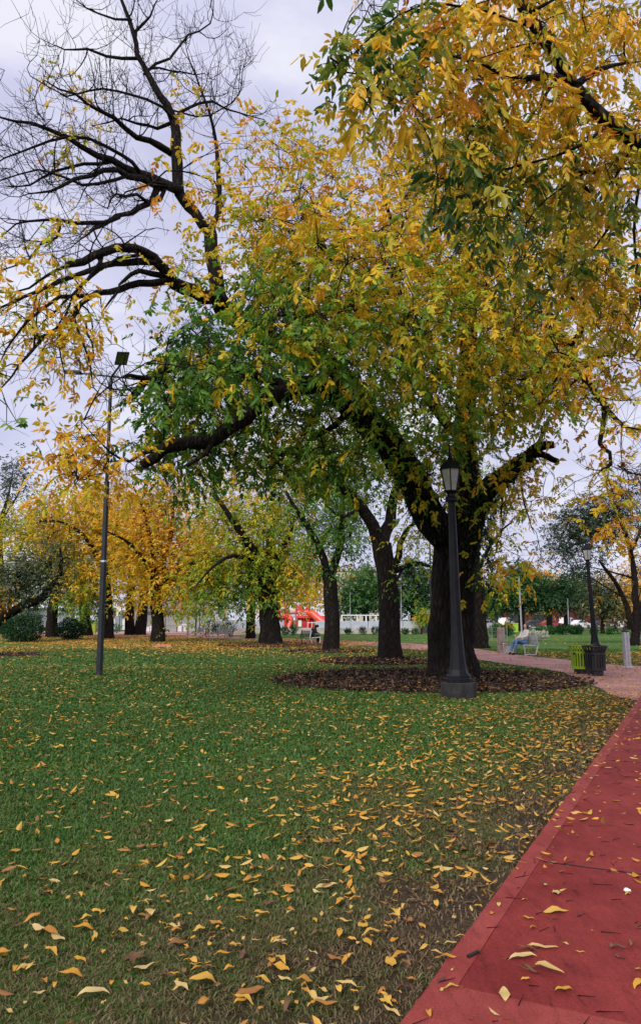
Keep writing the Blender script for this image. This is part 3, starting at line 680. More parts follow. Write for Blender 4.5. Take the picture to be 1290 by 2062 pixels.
sk.limb(PL([(330, 897, 13.1), (285, 915, 12.8), (262, 930, 12.6), (240, 922, 12.4), (205, 895, 12), (165, 848, 11.6)]), .04, .008)
sk.limb(PL([(262, 928, 12.6), (215, 930, 12.2), (180, 935, 11.9), (150, 955, 11.6)]), .015, .006)
sk.limb(PL([(432, 884, 13.7), (415, 910, 13.5), (378, 938, 13.3)]), .07, .03)
sk.limb(PL([(706, 812, 17.2), (690, 838, 17), (660, 866, 16.8), (632, 882, 16.6)]), .10, .04)
# the limb that climbs to the bare half
sk.limb(PL([(760, 865, 17.9), (700, 770, 18.4), (640, 720, 18.2), (565, 692, 17.6), (500, 658, 17.2), (466, 630, 17), (440, 606, 16.8)]), (.27, .24, .23, .23, .22, .22, .21), 0, jit=.02)
sk.limb(PL([(446, 612, 16.8), (438, 575, 16.9), (430, 530, 17), (425, 490, 17.1), (421, 462, 17.2)]), (.19, .17, .16, .155, .15), 0, jit=.015)
A1 = sk.limb(PL([(421, 464, 17.2), (400, 438, 17.1), (378, 415, 17), (362, 386, 16.9), (357, 330, 17), (350, 240, 17.1), (320, 190, 17), (295, 145, 17), (277, 110, 17), (270, 65, 17), (245, 0, 17), (225, -60, 17)]), (.12, .12, .12, .125, .13, .11, .085, .075, .06, .055, .04, .02), 0, jit=.03)
A2 = sk.limb(PL([(424, 468, 17.2), (438, 430, 17.4), (440, 350, 17.7), (432, 280, 18), (425, 240, 18.1), (400, 170, 18.2), (375, 100, 18.3)]), (.09, .075, .06, .045, .035, .025, .012), 0)
TOP = [A1[len(A1) // 2:], A2[len(A2) // 3:]]
for pts, r in [([(352, 312, 17), (300, 286, 16.7), (250, 255, 16.3), (212, 228, 15.8), (150, 190, 15.3), (90, 165, 14.8)], .085), ([(350, 245, 17.1), (318, 255, 17), (280, 245, 16.7), (240, 240, 16.4), (190, 255, 15.8)], .05),
               ([(277, 118, 17), (210, 108, 16.8), (150, 100, 16.4), (110, 90, 16.1)], .05), ([(350, 242, 17.1), (380, 215, 17.4), (430, 205, 17.8), (480, 225, 18.2), (530, 245, 18.6)], .05),
               ([(295, 145, 17), (340, 115, 17.3), (380, 75, 17.6), (420, 45, 17.9), (432, 0, 18)], .04), ([(272, 65, 17), (300, 40, 17.1), (316, 0, 17.2)], .045),
               ([(290, 150, 17), (320, 138, 17.3), (370, 150, 17.8), (415, 145, 18.2)], .035), ([(265, 40, 17), (200, 30, 16.7), (150, 0, 16.4)], .035), ([(340, 220, 17), (420, 235, 17.6), (480, 190, 18.2), (490, 130, 18.6)], .025), ([(345, 235, 17), (300, 200, 16.6), (210, 180, 16), (130, 190, 15.4), (60, 150, 15)], .04)]:
    TOP.append(sk.limb(PL(pts), r, .012, jit=.08))
MID = []
for pts, r in [([(362, 384, 16.9), (320, 378, 16.6), (280, 345, 16.3), (225, 325, 15.9), (165, 290, 15.4), (100, 260, 14.9), (30, 245, 14.4), (-30, 240, 14)], .12), ([(318, 376, 16.6), (262, 352, 16), (210, 345, 15.5), (150, 358, 15), (100, 385, 14.6), (60, 390, 14.3)], .085),
               ([(285, 350, 16.3), (245, 310, 16), (180, 280, 15.4), (100, 285, 14.8), (40, 310, 14.3), (-20, 330, 14)], .05), ([(305, 408, 16.6), (240, 435, 15.8), (190, 462, 15.2), (165, 480, 14.9)], .075), ([(330, 385, 16.7), (305, 408, 16.5), (275, 395, 16.2), (230, 390, 15.7), (215, 420, 15.4)], .06),
               ([(240, 436, 15.8), (180, 452, 15.2), (120, 448, 14.6), (60, 443, 14.1), (0, 480, 13.7)], .06), ([(262, 352, 16), (200, 372, 15.4), (130, 360, 14.9), (70, 340, 14.4), (0, 365, 14)], .045), ([(225, 325, 15.9), (170, 330, 15.4), (110, 345, 14.9), (60, 372, 14.5), (20, 380, 14.1)], .045), ([(120, 448, 14.6), (112, 480, 14.4), (60, 520, 14), (0, 545, 13.6)], .035)]:
    MID.append(sk.limb(PL(pts), r, .012, jit=.085))
ARC = []
for pts, r in [([(445, 612, 16.8), (430, 604, 16.6), (390, 586, 16.2), (350, 566, 15.8), (322, 535, 15.5), (292, 508, 15.2), (255, 500, 14.9), (210, 507, 14.5), (170, 526, 14.2), (132, 532, 13.9)], (.17, .165, .15, .14, .11, .095, .09, .085, .075, .06)),
               ([(345, 562, 15.8), (310, 530, 15.4), (250, 528, 14.9), (210, 535, 14.5), (150, 556, 14), (100, 576, 13.6), (50, 597, 13.2), (0, 622, 12.8), (-40, 650, 12.5)], .085), ([(330, 556, 15.7), (280, 546, 15.1), (250, 566, 14.8), (240, 583, 14.7)], .075),
               ([(335, 566, 15.7), (282, 572, 15.2), (240, 585, 14.8), (200, 590, 14.4), (165, 611, 14), (140, 646, 13.7), (100, 672, 13.3), (65, 702, 13), (40, 736, 12.7), (0, 785, 12.3)], .085), ([(240, 583, 14.7), (205, 632, 14.4)], .03), ([(185, 596, 14.3), (120, 600, 13.8), (80, 625, 13.4), (30, 680, 13), (0, 730, 12.6)], .05),
               ([(205, 510, 14.5), (190, 545, 14.3), (165, 575, 14), (135, 605, 13.7), (100, 640, 13.3)], .05), ([(290, 512, 15.2), (240, 520, 14.7), (200, 545, 14.4), (150, 590, 13.9), (130, 640, 13.6), (120, 690, 13.3), (130, 745, 13.1)], .04), ([(150, 640, 13.7), (165, 680, 13.5), (180, 730, 13.2), (188, 780, 13)], .03), ([(170, 528, 14.2), (110, 545, 13.8), (60, 580, 13.4), (0, 590, 13)], .04), ([(150, 618, 13.9), (170, 650, 13.7), (185, 690, 13.5), (190, 720, 13.3)], .03)]:
    ARC.append(sk.limb(PL(pts), r, .012, jit=.035))
STUB = sk.limb(PL([(470, 745, 15.6), (420, 735, 15), (375, 735, 14.6), (330, 746, 14.2), (295, 766, 13.9), (268, 798, 13.7)]), .11, .07)
sk.limb(PL([(298, 764, 13.9), (275, 758, 13.7), (250, 760, 13.5)]), .05, .03)
# leaders and the limbs to the other side
sk.limb(PL([(925, 1085, 20.1), (932, 1010, 20.2), (938, 930, 20.2), (936, 850, 20.2), (940, 760, 20.2), (946, 660, 20.2), (950, 570, 20.2), (928, 480, 20), (905, 400, 20), (880, 330, 20)]), (.42, .34, .3, .27, .25, .22, .17, .13, .09, .05), 0, parent=4)
sk.limb(PL([(945, 1065, 20), (962, 1020, 19.8), (990, 976, 19.4), (1030, 946, 19), (1065, 918, 18.7), (1085, 900, 18.5), (1113, 895, 18.3)]), (.36, .30, .25, .21, .17, .13, .09), 0, parent=5, jit=.02)
sk.limb(PL([(1075, 915, 18.6), (1100, 920, 18.4), (1121, 929, 18.2)]), .09, .07); sk.limb(PL([(1078, 905, 18.6), (1088, 885, 18.5), (1092, 866, 18.5)]), .06, .035)
sk.limb(PL([(940, 800, 20.2), (1000, 730, 19.4), (1070, 690, 18.6), (1132, 684, 17.9)]), (.16, .13, .12, .11), 0); sk.limb(PL([(1128, 684, 17.9), (1105, 625, 17.6), (1085, 590, 17.3)]), .10, .05); sk.limb(PL([(1100, 690, 18.3), (1150, 690, 17.4), (1175, 640, 17), (1140, 590, 16.6)]), .09, .04)
sk.limb(PL([(948, 640, 20.2), (880, 560, 19.3), (800, 500, 18.4), (720, 470, 17.6), (650, 515, 17), (600, 480, 16.6)]), (.13, .11, .1, .09, .07, .04), 0); sk.limb(PL([(640, 720, 18.2), (700, 610, 18), (730, 560, 18), (680, 540, 17.6), (640, 490, 17.2), (570, 460, 16.8)]), (.15, .13, .11, .09, .07, .04), 0)
sk.limb(PL([(936, 900, 20.2), (880, 830, 19), (830, 740, 17.8), (790, 640, 16.8), (740, 560, 16)]), (.16, .13, .1, .08, .05), 0); sk.limb(PL([(800, 500, 18.4), (780, 420, 18), (760, 360, 17.6)]), .07, .03)
HANG = [sk.limb(PL([(1070, 690, 18.6), (1150, 740, 17), (1203, 796, 15.8), (1222, 826, 15.4), (1240, 846, 15.2), (1255, 858, 15)]), (.1, .085, .075, .065, .05, .03), 0), sk.limb(PL([(1215, 815, 15.6), (1213, 867, 15.4), (1206, 893, 15.2), (1224, 912, 15), (1227, 935, 14.9), (1211, 950, 14.8)]), .055, .03), sk.limb(PL([(1227, 930, 14.9), (1222, 985, 14.7), (1240, 1035, 14.5), (1256, 1075, 14.4)]), .016, .006), sk.limb(PL([(1227, 930, 14.9), (1258, 945, 14.7), (1285, 965, 14.5)]), .025, .01), sk.limb(PL([(990, 978, 19.4), (1010, 985, 18.9), (1007, 1030, 18.6), (1012, 1060, 18.5)]), .05, .015), sk.limb(PL([(1050, 930, 18.8), (1050, 990, 18.4), (1062, 1040, 18.2), (1075, 1075, 18)]), .04, .008)]
nb = len(sk.p)
# bare shoots: two generations
def shoots(ids, per, ln, bias, spread, r=.012, sub=3, y0=None):
    new = []
    for i in ids:
        if sk.r[i] > .11 and random.random() < .6: continue
        for _ in range(per if random.random() < per % 1 or per >= 1 else 0):
            d = unit(np.array(bias) + RNG.normal(0, spread, 3)); l = ln * random.uniform(.4, 1.3)
            k = sk.twig(i, sk.p[i] + d * l, min(r * random.choice((.8, 1, 1.7)), sk.r[i] * .6 + .003), .0045, n=5, lift=-.14 if bias[2] > 0 else .16, wob=.06); new += [k - 3, k - 2, k - 1, k]
    for i in new:
        for _ in range(sub):
            if random.random() < .72:
                d = unit(np.array(bias) * .9 + RNG.normal(0, spread * 1.1, 3)); l = ln * random.uniform(.2, .6)
                sk.twig(i, sk.p[i] + d * l, .0055, .0035, n=3, lift=-.1 if bias[2] > 0 else .12, wob=.05)
for ids in TOP: shoots(ids[2:], 1, 1.35, (-.12, -.1, .75), .6, sub=3, r=.014); shoots(ids[3::2], 1, 1.0, (-.12, -.1, .75), .55, sub=3)
for ids in MID: shoots(ids[2:], 1, 1.2, (-.5, -.25, .4), .6, sub=4)
for ids in ARC: shoots(ids[6:], 1, 1.05, (-.5, -.25, -.4), .6, sub=2)
for ids in MID: shoots(ids[3::3], 1, 1.0, (-.35, -.2, -.6), .5, sub=2)
shoots(STUB[-4:], 2, 1.0, (-.5, -.1, .6), .5); shoots(HANG[0][-8:], 1, 1.3, (.3, -.1, -.3), .7); shoots(HANG[3], 2, 1.0, (.3, 0, .2), .8)
CROWN = [(335, 700), (350, 655), (400, 645), (470, 610), (500, 570), (520, 510), (470, 470), (440, 430), (390, 410), (330, 400), (340, 370), (420, 320), (470, 280), (560, 262), (640, 265), (700, 275), (780, 270), (860, 290), (960, 240), (1080, 260), (1200, 400), (1250, 560), (1255, 700), (1215, 800), (1140, 830), (1060, 850), (1020, 880), (1010, 905), (965, 930), (900, 915), (850, 905), (815, 930), (770, 900), (700, 905), (640, 945), (560, 960), (480, 930), (420, 960), (370, 1000), (320, 980), (308, 900), (320, 820), (310, 760)]
HUE = [(440, 720, .16), (350, 690, .15), (520, 650, .2), (420, 800, .18), (560, 700, .24), (640, 650, .45), (560, 590, .45), (640, 560, .64), (600, 400, .78), (480, 390, .82), (380, 400, .82), (700, 480, .74), (750, 400, .74), (800, 550, .68), (720, 680, .27), (680, 740, .24), (790, 620, .6), (850, 680, .5), (950, 700, .62), (700, 850, .22), (600, 900, .28), (520, 880, .2), (850, 850, .3), (780, 780, .35), (920, 800, .36), (1050, 800, .5), (1150, 700, .72), (1180, 560, .72), (900, 480, .72), (1000, 500, .68), (1080, 960, .66), (380, 950, .18), (330, 960, .2), (440, 900, .28), (1000, 300, .74), (560, 800, .42)]
LB = np.array([(645, 782, 16.3), (645, 782, 16.3), (598, 780, 15.6), (545, 800, 14.9), (508, 828, 14.4), (470, 852, 14.0), (430, 884, 13.7), (380, 889, 13.4), (332, 904, 13.1), (288, 934, 12.8)]); LIMBPX = np.stack([np.interp(np.linspace(0, len(LB) - 1, 90), np.arange(len(LB)), LB[:, k]) for k in range(3)], 1)
FORK = np.array([(466 + (x - 466), y) for x, y in [(505, 662), (490, 650), (470, 634), (455, 620), (440, 606), (415, 598), (390, 587), (436, 580), (432, 550), (430, 525), (427, 500), (424, 475)]], float)
A = []; H = []
while len(A) < 1220:
    x = random.uniform(300, 1260); y = random.uniform(235, 1000)
    if not in_poly(x, y, CROWN): continue
    if 360 < x < 520 and y < 480 and random.random() < .45: continue
    if y < 430 and x < 760 and random.random() < .6: continue
    if y < 590 and random.random() < .22: continue
    e = float(edge_dist(x, y, CROWN)); w = 1.2 + 5.2 * min(1, e / 230) ** .6
    dc = np.interp(x, (300, 480, 700, 900, 1100, 1260), (13.2, 14.6, 16.6, 18.0, 17.5, 15.5)) ; dd = random.uniform(-1, .75)
    if y > 765 and x < 730: dd = random.uniform(-.12, .9)
    if y > 800 and random.random() < .3: continue
    d_ = dc + w * dd; le = np.hypot(LIMBPX[:, 0] - x, LIMBPX[:, 1] - y); j = int(le.argmin())
    if np.hypot(FORK[:, 0] - x, FORK[:, 1] - y).min() < 42: continue
    if le[j] < 62 and d_ < LIMBPX[j, 2] + .5: d_ = LIMBPX[j, 2] + random.uniform(.6, 3)
    A.append(P(x, y, d_)); H.append(float(idw(x, y, HUE)) + random.gauss(0, .09))
for cx, cy, rx, ry, d, n, h in [(160, 890, 55, 45, 11.7, 22, .82), (230, 940, 50, 40, 12.1, 18, .84), (150, 950, 45, 25, 11.6, 10, .82), (240, 800, 40, 60, 12.8, 6, .84), (375, 540, 22, 28, 15.6, 6, .62), (60, 640, 90, 120, 12.8, 26, .78), (150, 700, 70, 60, 13.2, 14, .8), (90, 520, 90, 60, 13.6, 14, .74), (150, 580, 60, 70, 14, 12, .78), (250, 700, 20, 20, 13, 3, .84), (40, 860, 25, 8, 12.3, 2, .2), (110, 290, 40, 18, 15, 5, .66), (170, 240, 50, 30, 15.4, 6, .68), (380, 210, 30, 60, 17.5, 6, .8), (130, 145, 40, 60, 16, 4, .75), (1060, 960, 60, 35, 18.4, 18, .7), (1030, 1010, 50, 40, 18.4, 12, .64), (1085, 1000, 45, 30, 18, 8, .76), (1000, 1070, 24, 50, 18.6, 9, .55), (1060, 1110, 50, 50, 18, 4, .72), (990, 1150, 16, 35, 18.9, 8, .6), (1225, 960, 22, 40, 14.9, 8, .74), (1240, 1040, 22, 38, 14.5, 14, .84), (1265, 890, 30, 60, 14.9, 6, .78), (1040, 1155, 22, 16, 17.6, 6, .8),
                                 (870, 960, 40, 25, 18.6, 8, .45), (840, 1010, 16, 40, 19.4, 8, .55), (660, 960, 60, 50, 17, 22, .35)]:
    for _ in range(n):
        A.append(P(random.gauss(cx, rx * .6), random.gauss(cy, ry * .6), random.gauss(d, .8))); H.append(h + random.gauss(0, .07))
H = np.array(H); tips = sk.grow(A, r1=.006, lift=.13)
px_, py_ = PROJ(np.array(A)); sparse = ((px_ < 310) | ((py_ < 300) & (px_ < 480)) | (px_ > 990) & (py_ > 900))
A = np.array(A)
LP = [foliage(sk, A[~sparse], H[~sparse] + np.where(H[~sparse] > .4, .02, .0), .34, 10, .122, droop=.6, wid=.43, sj=.12, keep=keep_clear, odd=.13), foliage(sk, A[sparse], H[sparse], .2, 4, .12, droop=.6, keep=keep_clear, wid=.4)]
ash = tree('ash_tree', 'huge dark trunked ash beside the near lamp post, half bare and half yellow and green', 'tree', gb, sk, LP, 'ash trees round the lawn')
# ivy and hanging old growth on the forks
iv = []; n = 3200
fork = [(965, 1090, 19.45, .30, 110), (950, 1150, 19.5, .25, 60), (985, 985, 19.2, .25, 50), (930, 1010, 19.6, .3, 60)]
pb = []; pd_ = []
for (x0, y0, d0, r0), (x1, y1, d1, r1), m in [((948, 1190, 20.1, .52), (940, 1075, 20.1, .58), 1100), ((945, 1070, 20, .4), (990, 976, 19.4, .28), 900), ((990, 976, 19.4, .27), (1075, 912, 18.6, .18), 420), ((925, 1085, 20.1, .45), (937, 900, 20.2, .33), 800), ((885, 1065, 19.8, .42), (788, 895, 18.2, .36), 450), ((742, 848, 17.6, .33), (560, 790, 15.2, .2), 260)]:
    a = P(x0, y0, d0); b = P(x1, y1, d1); ax = unit(b - a); u = unit(np.cross(ax, (0, 1, .1))); w = np.cross(ax, u)
    t = RNG.uniform(0, 1, m)[:, None]; th = RNG.uniform(0, 2 * PI, m)[:, None]; o_ = np.cos(th) * u + np.sin(th) * w
    pb.append(a + (b - a) * t + o_ * (r0 + (r1 - r0) * t) * RNG.uniform(.97, 1.12, (m, 1))); pd_.append(o_ * .5 + DOWN * .9 + RNG.normal(0, .3, (m, 3)))
pb = np.concatenate(pb); pd_ = np.concatenate(pd_); m = len(pb)
V, Fq, Hh = leaf_arrays(pb, pd_, RNG.normal(0, 1, (m, 3)), RNG.uniform(.06, .15, m), RNG.uniform(.025, .05, m), np.clip(RNG.normal(.12, .12, m), 0, .5))
link('ivy', np_mesh('ivy', V - np.array((gb[0], gb[1], 0)), Fq, Hh), 'leaf_dark', ash)
# ------------------------------------------------------------------ the near tree that hangs in from beside the path
sk = Skel(); nb_ = (8.2, 8.6)
sk.limb([np.array((8.2, 8.6, -.1)), np.array((8.2, 8.6, .5)), np.array((8.1, 8.6, 1.6)), np.array((7.9, 8.5, 2.8))], (.5, .4, .33, .32), 0, jit=.01)
br = PL([(1290, 293, 6.6), (1222, 242, 6.4), (1150, 163, 6.2), (1100, 85, 6.1), (1040, 0, 6.0), (1000, -60, 6.0)])
sk.limb([np.array((7.9, 8.5, 2.8)), np.array((6.2, 7.6, 4.4)), np.array((4.2, 6.9, 5.0))] + br, (.22, .16, .10, .075, .068, .062, .056, .05, .03), 0, jit=.012)
for pts, r in [([(1165, 168, 6.2), (1100, 152, 6), (1040, 157, 5.8), (970, 130, 5.5), (905, 110, 5.3), (868, 90, 5.2)], .026), ([(1140, 152, 6.2), (1060, 163, 6.3), (990, 165, 6.4), (940, 150, 6.5)], .02), ([(1160, 170, 6.2), (1220, 135, 6.7), (1300, 122, 7.2)], .04), ([(1100, 85, 6.1), (1050, 90, 5.9), (960, 120, 5.5)], .012), ([(1225, 250, 6.4), (1180, 285, 6.2), (1100, 320, 6.1), (1000, 345, 6), (930, 360, 6)], .018), ([(1270, 280, 6.6), (1255, 330, 6.6), (1220, 380, 6.7), (1200, 405, 6.8)], .014), ([(1085, 60, 6.1), (960, 20, 5.6), (850, 10, 5.2), (760, 60, 5), (690, 130, 4.9)], .016), ([(930, 110, 5.4), (820, 150, 5.2), (720, 190, 5)], .01), ([(1120, 150, 6.1), (1105, 180, 6), (1060, 250, 5.9), (1040, 330, 5.9)], .02), ([(1060, 30, 6), (1110, 0, 6), (1180, -30, 6)], .02), ([(1150, 345, 7), (1240, 342, 7.6), (1330, 338, 8.4)], .035), ([(1180, 345, 7.2), (1100, 400, 7), (1060, 450, 6.9), (1050, 520, 6.8)], .014), ([(1240, 342, 7.6), (1240, 430, 7.8), (1180, 520, 7.8), (1130, 600, 7.8)], .022), ([(1290, 340, 8), (1275, 470, 8.1), (1290, 620, 8.2), (1250, 700, 8.2)], .022)]:
    sk.limb(PL(pts), r, .005, jit=.012, step=.2)
NEAR = [(640, 100), (665, 75), (705, 50), (720, -30), (1320, -30), (1320, 600), (1290, 740), (1250, 770), (1215, 720), (1190, 650), (1150, 600), (1085, 590), (1050, 640), (1010, 560), (940, 500), (900, 440), (860, 400), (850, 330), (880, 290), (810, 250), (740, 255), (700, 225), (670, 225), (685, 170), (655, 130)]
NH = [(640, 90, .78), (650, 220, .3), (700, 60, .16), (760, 90, .14), (720, 160, .72), (690, 200, .68), (800, 130, .5), (860, 60, .7), (850, 200, .8), (900, 140, .74), (950, 60, .75), (1000, 200, .8), (1050, 60, .74), (1120, 250, .74), (1200, 100, .72), (1250, 50, .7), (1250, 250, .75), (1000, 300, .7), (930, 330, .35), (1000, 390, .16), (950, 440, .2), (1080, 380, .55), (1020, 460, .62), (1060, 540, .3), (1100, 500, .18), (1180, 420, .75), (1240, 460, .2), (1280, 440, .25), (1200, 560, .72), (1260, 600, .72), (1230, 700, .7), (880, 370, .4), (1150, 560, .6)]
A = []; H = []
while len(A) < 315:
    x = random.uniform(605, 1330); y = random.uniform(-40, 770)
    if not in_poly(x, y, NEAR): continue
    if x > 850 and y > 430 and random.random() < .35: continue
    d = np.interp(x, (600, 850, 1050, 1320), (5.0, 5.4, 6.2, 7.4)) + (.9 if y > 400 else 0) + random.uniform(-.7, 1.0)
    A.append(P(x, y, d)); h = float(idw(x, y, NH)); H.append(h + random.gauss(0, .08))
for q in ([(7.9, 8.5, 2.8), (8.3, 9.0, 4.6), (8.6, 9.6, 6.5), (8.5, 9.8, 8.2)], [(8.2, 8.8, 3.8), (9.6, 8.2, 5.6), (11, 7.6, 7)], [(8.5, 9.4, 5.6), (7.2, 10.2, 7.2), (6.2, 10.8, 8.4)]): sk.limb([np.array(p) for p in q], .2, .04, jit=.02)
off_frame = 0
while off_frame < 260:                                    # the rest of its crown, round the trunk beside the path
    v = unit(RNG.normal(0, 1, 3)) * random.random() ** .4; q = np.array((8.2, 8.9, 6.6)) + v * (3.9, 3.6, 2.9); x, y = PROJ(q)
    if x < 1335 and y > -60: continue
    A.append(q); H.append(random.choice((.3, .7, .78, .8)) + random.gauss(0, .08)); off_frame += 1
sk.grow(A, r1=.0035, lift=.08, rmax=.02)
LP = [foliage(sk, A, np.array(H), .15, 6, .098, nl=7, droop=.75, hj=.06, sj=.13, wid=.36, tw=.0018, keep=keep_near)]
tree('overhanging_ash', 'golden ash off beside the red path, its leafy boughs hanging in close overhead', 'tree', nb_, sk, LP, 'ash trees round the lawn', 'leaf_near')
# ------------------------------------------------------------------ park trees: limbs in view, crowns of leafy masses
def park_tree(name, label, bx, by, limbs, blobs, size, per=10, sig=.5, group=None, mat='leaf', nl=5, droop=.5, base_r=.4, flare=1.35, sj=.1, dens=1.0):
    gb = G(bx, by); d0 = gb[1]; sk = Skel(); first = True; A = []; H = []; S = []
    for pts, r0, r1 in limbs:
        q = [P(p[0], p[1], d0 + (p[2] if len(p) > 2 else 0)) for p in pts]
        if first:
            q = [np.array((gb[0], d0, -.1)), np.array((gb[0], d0, .25))] + q; rr = [r0 * flare, r0 * 1.12] + list(np.linspace(r0, r1, len(q) - 2)); sk.limb(q, rr, 0, jit=.015, step=.4); first = False
        else: sk.limb(q, r0, r1, jit=.03, step=.5)
    for cx, cy, rx, ry, h, n, *dz in blobs:
        k = d0 / F
        for _ in range(int(n * dens)):
            v = unit(RNG.normal(0, 1, 3)) * random.random() ** .45
            A.append(P(cx + v[0] * rx, cy + v[2] * ry, d0 + (dz[0] if dz else 0) + v[1] * .5 * (rx + ry) * k)); H.append(h + random.gauss(0, .08)); 
    sk.grow(A, r1=.008 * max(1, d0 / 45), lift=.15, rmax=.12)
    LP = [foliage(sk, A, np.array(H), sig, per, size, nl, droop=droop, sj=sj)]
    return tree(name, label, 'tree', (gb[0], d0), sk, LP, group, mat)
AG = 'ash trees round the lawn'
park_tree('ash_tree', 'second dark ash left of the lamp post, forked, in its own mulch bed', 785, 1330, [([(784, 1270), (781, 1200), (776, 1150), (768, 1095)], .40, .36), ([(772, 1120), (752, 1060, -.3), (728, 1022, -.6), (698, 990, -1), (668, 968, -1.5), (640, 930, -2)], .26, .08), ([(768, 1095), (782, 1050, .3), (793, 1000, .5), (800, 950, .6), (810, 880, .6)], .26, .08), ([(785, 1175), (800, 1120, -.3), (812, 1080, -.5), (826, 1060, -.8), (845, 1045, -1)], .15, .05), ([(790, 1155), (815, 1140, -.4), (845, 1136, -.6), (868, 1142, -.8), (880, 1165, -1)], .11, .04), ([(812, 1142), (800, 1165, -.6), (796, 1190, -.8)], .06, .02), ([(728, 1022, -.6), (690, 1040, -1), (660, 1020, -1.3)], .07, .03)],
          [(700, 950, 85, 55, .32, 60), (640, 910, 70, 60, .42, 45), (800, 920, 60, 60, .35, 40), (720, 1000, 50, 25, .3, 18), (835, 1090, 30, 40, .5, 12, -1), (690, 1060, 35, 35, .2, 10), (835, 1150, 28, 18, .3, 6, -1), (770, 860, 90, 60, .4, 40)], .15, per=9, sig=.42, group=AG)
park_tree('ash_tree', 'slender ash with a V fork, third trunk left of the near lamp post', 665, 1310, [([(668, 1270), (666, 1220), (664, 1180), (662, 1158)], .37, .33), ([(662, 1170), (645, 1110, -.3), (625, 1070, -.6), (600, 1030, -1), (575, 990, -1.4)], .22, .07), ([(664, 1165), (682, 1110), (688, 1060), (690, 1000), (690, 940)], .22, .08), ([(625, 1070, -.6), (612, 1040, .2), (622, 1000, .4)], .08, .03)],
          [(660, 1040, 45, 60, .2, 50), (690, 1090, 40, 40, .12, 22), (610, 1020, 50, 50, .3, 34), (710, 1050, 35, 45, .22, 18), (640, 1130, 28, 24, .12, 12), (650, 950, 80, 50, .4, 40), (720, 1130, 25, 20, .15, 5)], .18, per=8, sig=.5, group=AG)
park_tree('ash_tree', 'thickest back row ash with a flared black trunk beside the bench of the hunched person', 543, 1298, [([(543, 1265), (540, 1230), (538, 1195), (536, 1165)], .62, .52), ([(537, 1180), (520, 1130), (490, 1080, -1), (455, 1030, -2), (430, 990, -2)], .36, .1), ([(538, 1180), (560, 1120), (580, 1080), (590, 1040)], .36, .12), ([(538, 1170), (545, 1090, 1), (550, 1020, 2), (552, 900, 2)], .32, .1), ([(520, 1130), (470, 1120, -2), (430, 1140, -3), (395, 1180, -3.5)], .16, .04), ([(560, 860, 2), (552, 920, 2), (548, 1000, 2)], .1, .16)],
          [(490, 1140, 60, 60, .45, 60), (550, 1150, 65, 60, .5, 70), (420, 1150, 50, 50, .62, 40), (560, 1060, 80, 60, .55, 60), (450, 1050, 70, 50, .5, 45), (490, 1192, 80, 20, .3, 40), (600, 1140, 45, 36, .68, 40), (430, 1190, 60, 20, .4, 26), (560, 930, 80, 60, .68, 45, 2), (420, 960, 60, 60, .6, 26, 2)], .24, per=9, sig=.65, group=AG)
park_tree('ash_tree', 'thin straight ash just behind the thickest back row trunk', 505, 1286, [([(505, 1260), (506, 1230), (506, 1200), (505, 1150)], .34, .26), ([(505, 1150), (490, 1080), (470, 1030)], .2, .06), ([(505, 1150), (530, 1080), (540, 1020)], .2, .06)], [(500, 1130, 60, 50, .5, 30), (540, 1050, 70, 60, .72, 40), (470, 1010, 60, 50, .78, 30), (620, 1150, 40, 55, .86, 30)], .32, per=8, sig=.8, group=AG)
park_tree('ash_tree', 'golden ash with a curved lone trunk beside the low orange red cover', 318, 1292, [([(319, 1265), (317, 1235), (313, 1205), (316, 1170)], .42, .36), ([(316, 1180), (290, 1130, -1), (255, 1090, -2), (215, 1070, -3)], .2, .05), ([(316, 1175), (330, 1120), (345, 1070), (350, 1010)], .24, .08), ([(318, 1180), (360, 1150, -1), (400, 1130, -2), (430, 1150, -3), (450, 1190, -3)], .18, .04), ([(316, 1170), (305, 1100), (290, 1030), (270, 980)], .2, .06)],
          [(330, 1090, 75, 65, .86, 80), (290, 1030, 70, 55, .84, 60), (400, 1110, 55, 45, .86, 45), (360, 1170, 60, 40, .84, 50), (270, 1120, 60, 50, .8, 45), (430, 1160, 40, 40, .82, 26), (300, 1190, 60, 22, .78, 28), (355, 1010, 60, 50, .84, 40), (380, 1215, 50, 10, .5, 12), (220, 985, 45, 30, .86, 12)], .24, per=9, sig=.62, group=AG)
park_tree('ash_tree', 'yellow ash whose trunk shows just behind the tall floodlight pole', 217, 1286, [([(218, 1255), (217, 1220), (215, 1190), (212, 1150)], .42, .36), ([(213, 1165), (190, 1110, -1), (160, 1070, -2), (120, 1050, -2), (80, 1050, -2)], .2, .05), ([(213, 1160), (230, 1100), (240, 1040)], .22, .07), ([(212, 1150), (205, 1090), (190, 1020), (170, 980)], .2, .06)],
          [(200, 1080, 80, 55, .8, 70), (150, 1040, 80, 50, .76, 60), (100, 1080, 60, 40, .72, 36), (220, 1020, 70, 50, .78, 50), (190, 1140, 60, 40, .72, 45), (90, 1020, 50, 40, .7, 26), (250, 1110, 50, 45, .82, 34), (170, 1180, 60, 28, .74, 30), (180, 1210, 45, 18, .3, 22)], .26, per=9, sig=.66, group=AG)
park_tree('ash_tree', 'ash with a forked black trunk between the two dark round bushes', 103, 1283, [([(104, 1255), (106, 1225), (110, 1200), (113, 1180)], .46, .42), ([(112, 1190), (130, 1160), (150, 1120), (160, 1080)], .3, .1), ([(112, 1185), (105, 1150), (80, 1110), (60, 1070)], .26, .08), ([(114, 1195), (130, 1192, -.5), (143, 1175, -1)], .2, .1)],
          [(70, 1080, 60, 50, .55, 46), (40, 1060, 50, 45, .66, 36), (130, 1120, 60, 50, .5, 44), (140, 1190, 50, 32, .3, 36), (160, 1205, 45, 26, .28, 30), (90, 1140, 50, 40, .42, 30), (10, 1110, 40, 60, .6, 30), (150, 1160, 40, 20, .76, 16)], .28, per=8, sig=.66, group=AG)
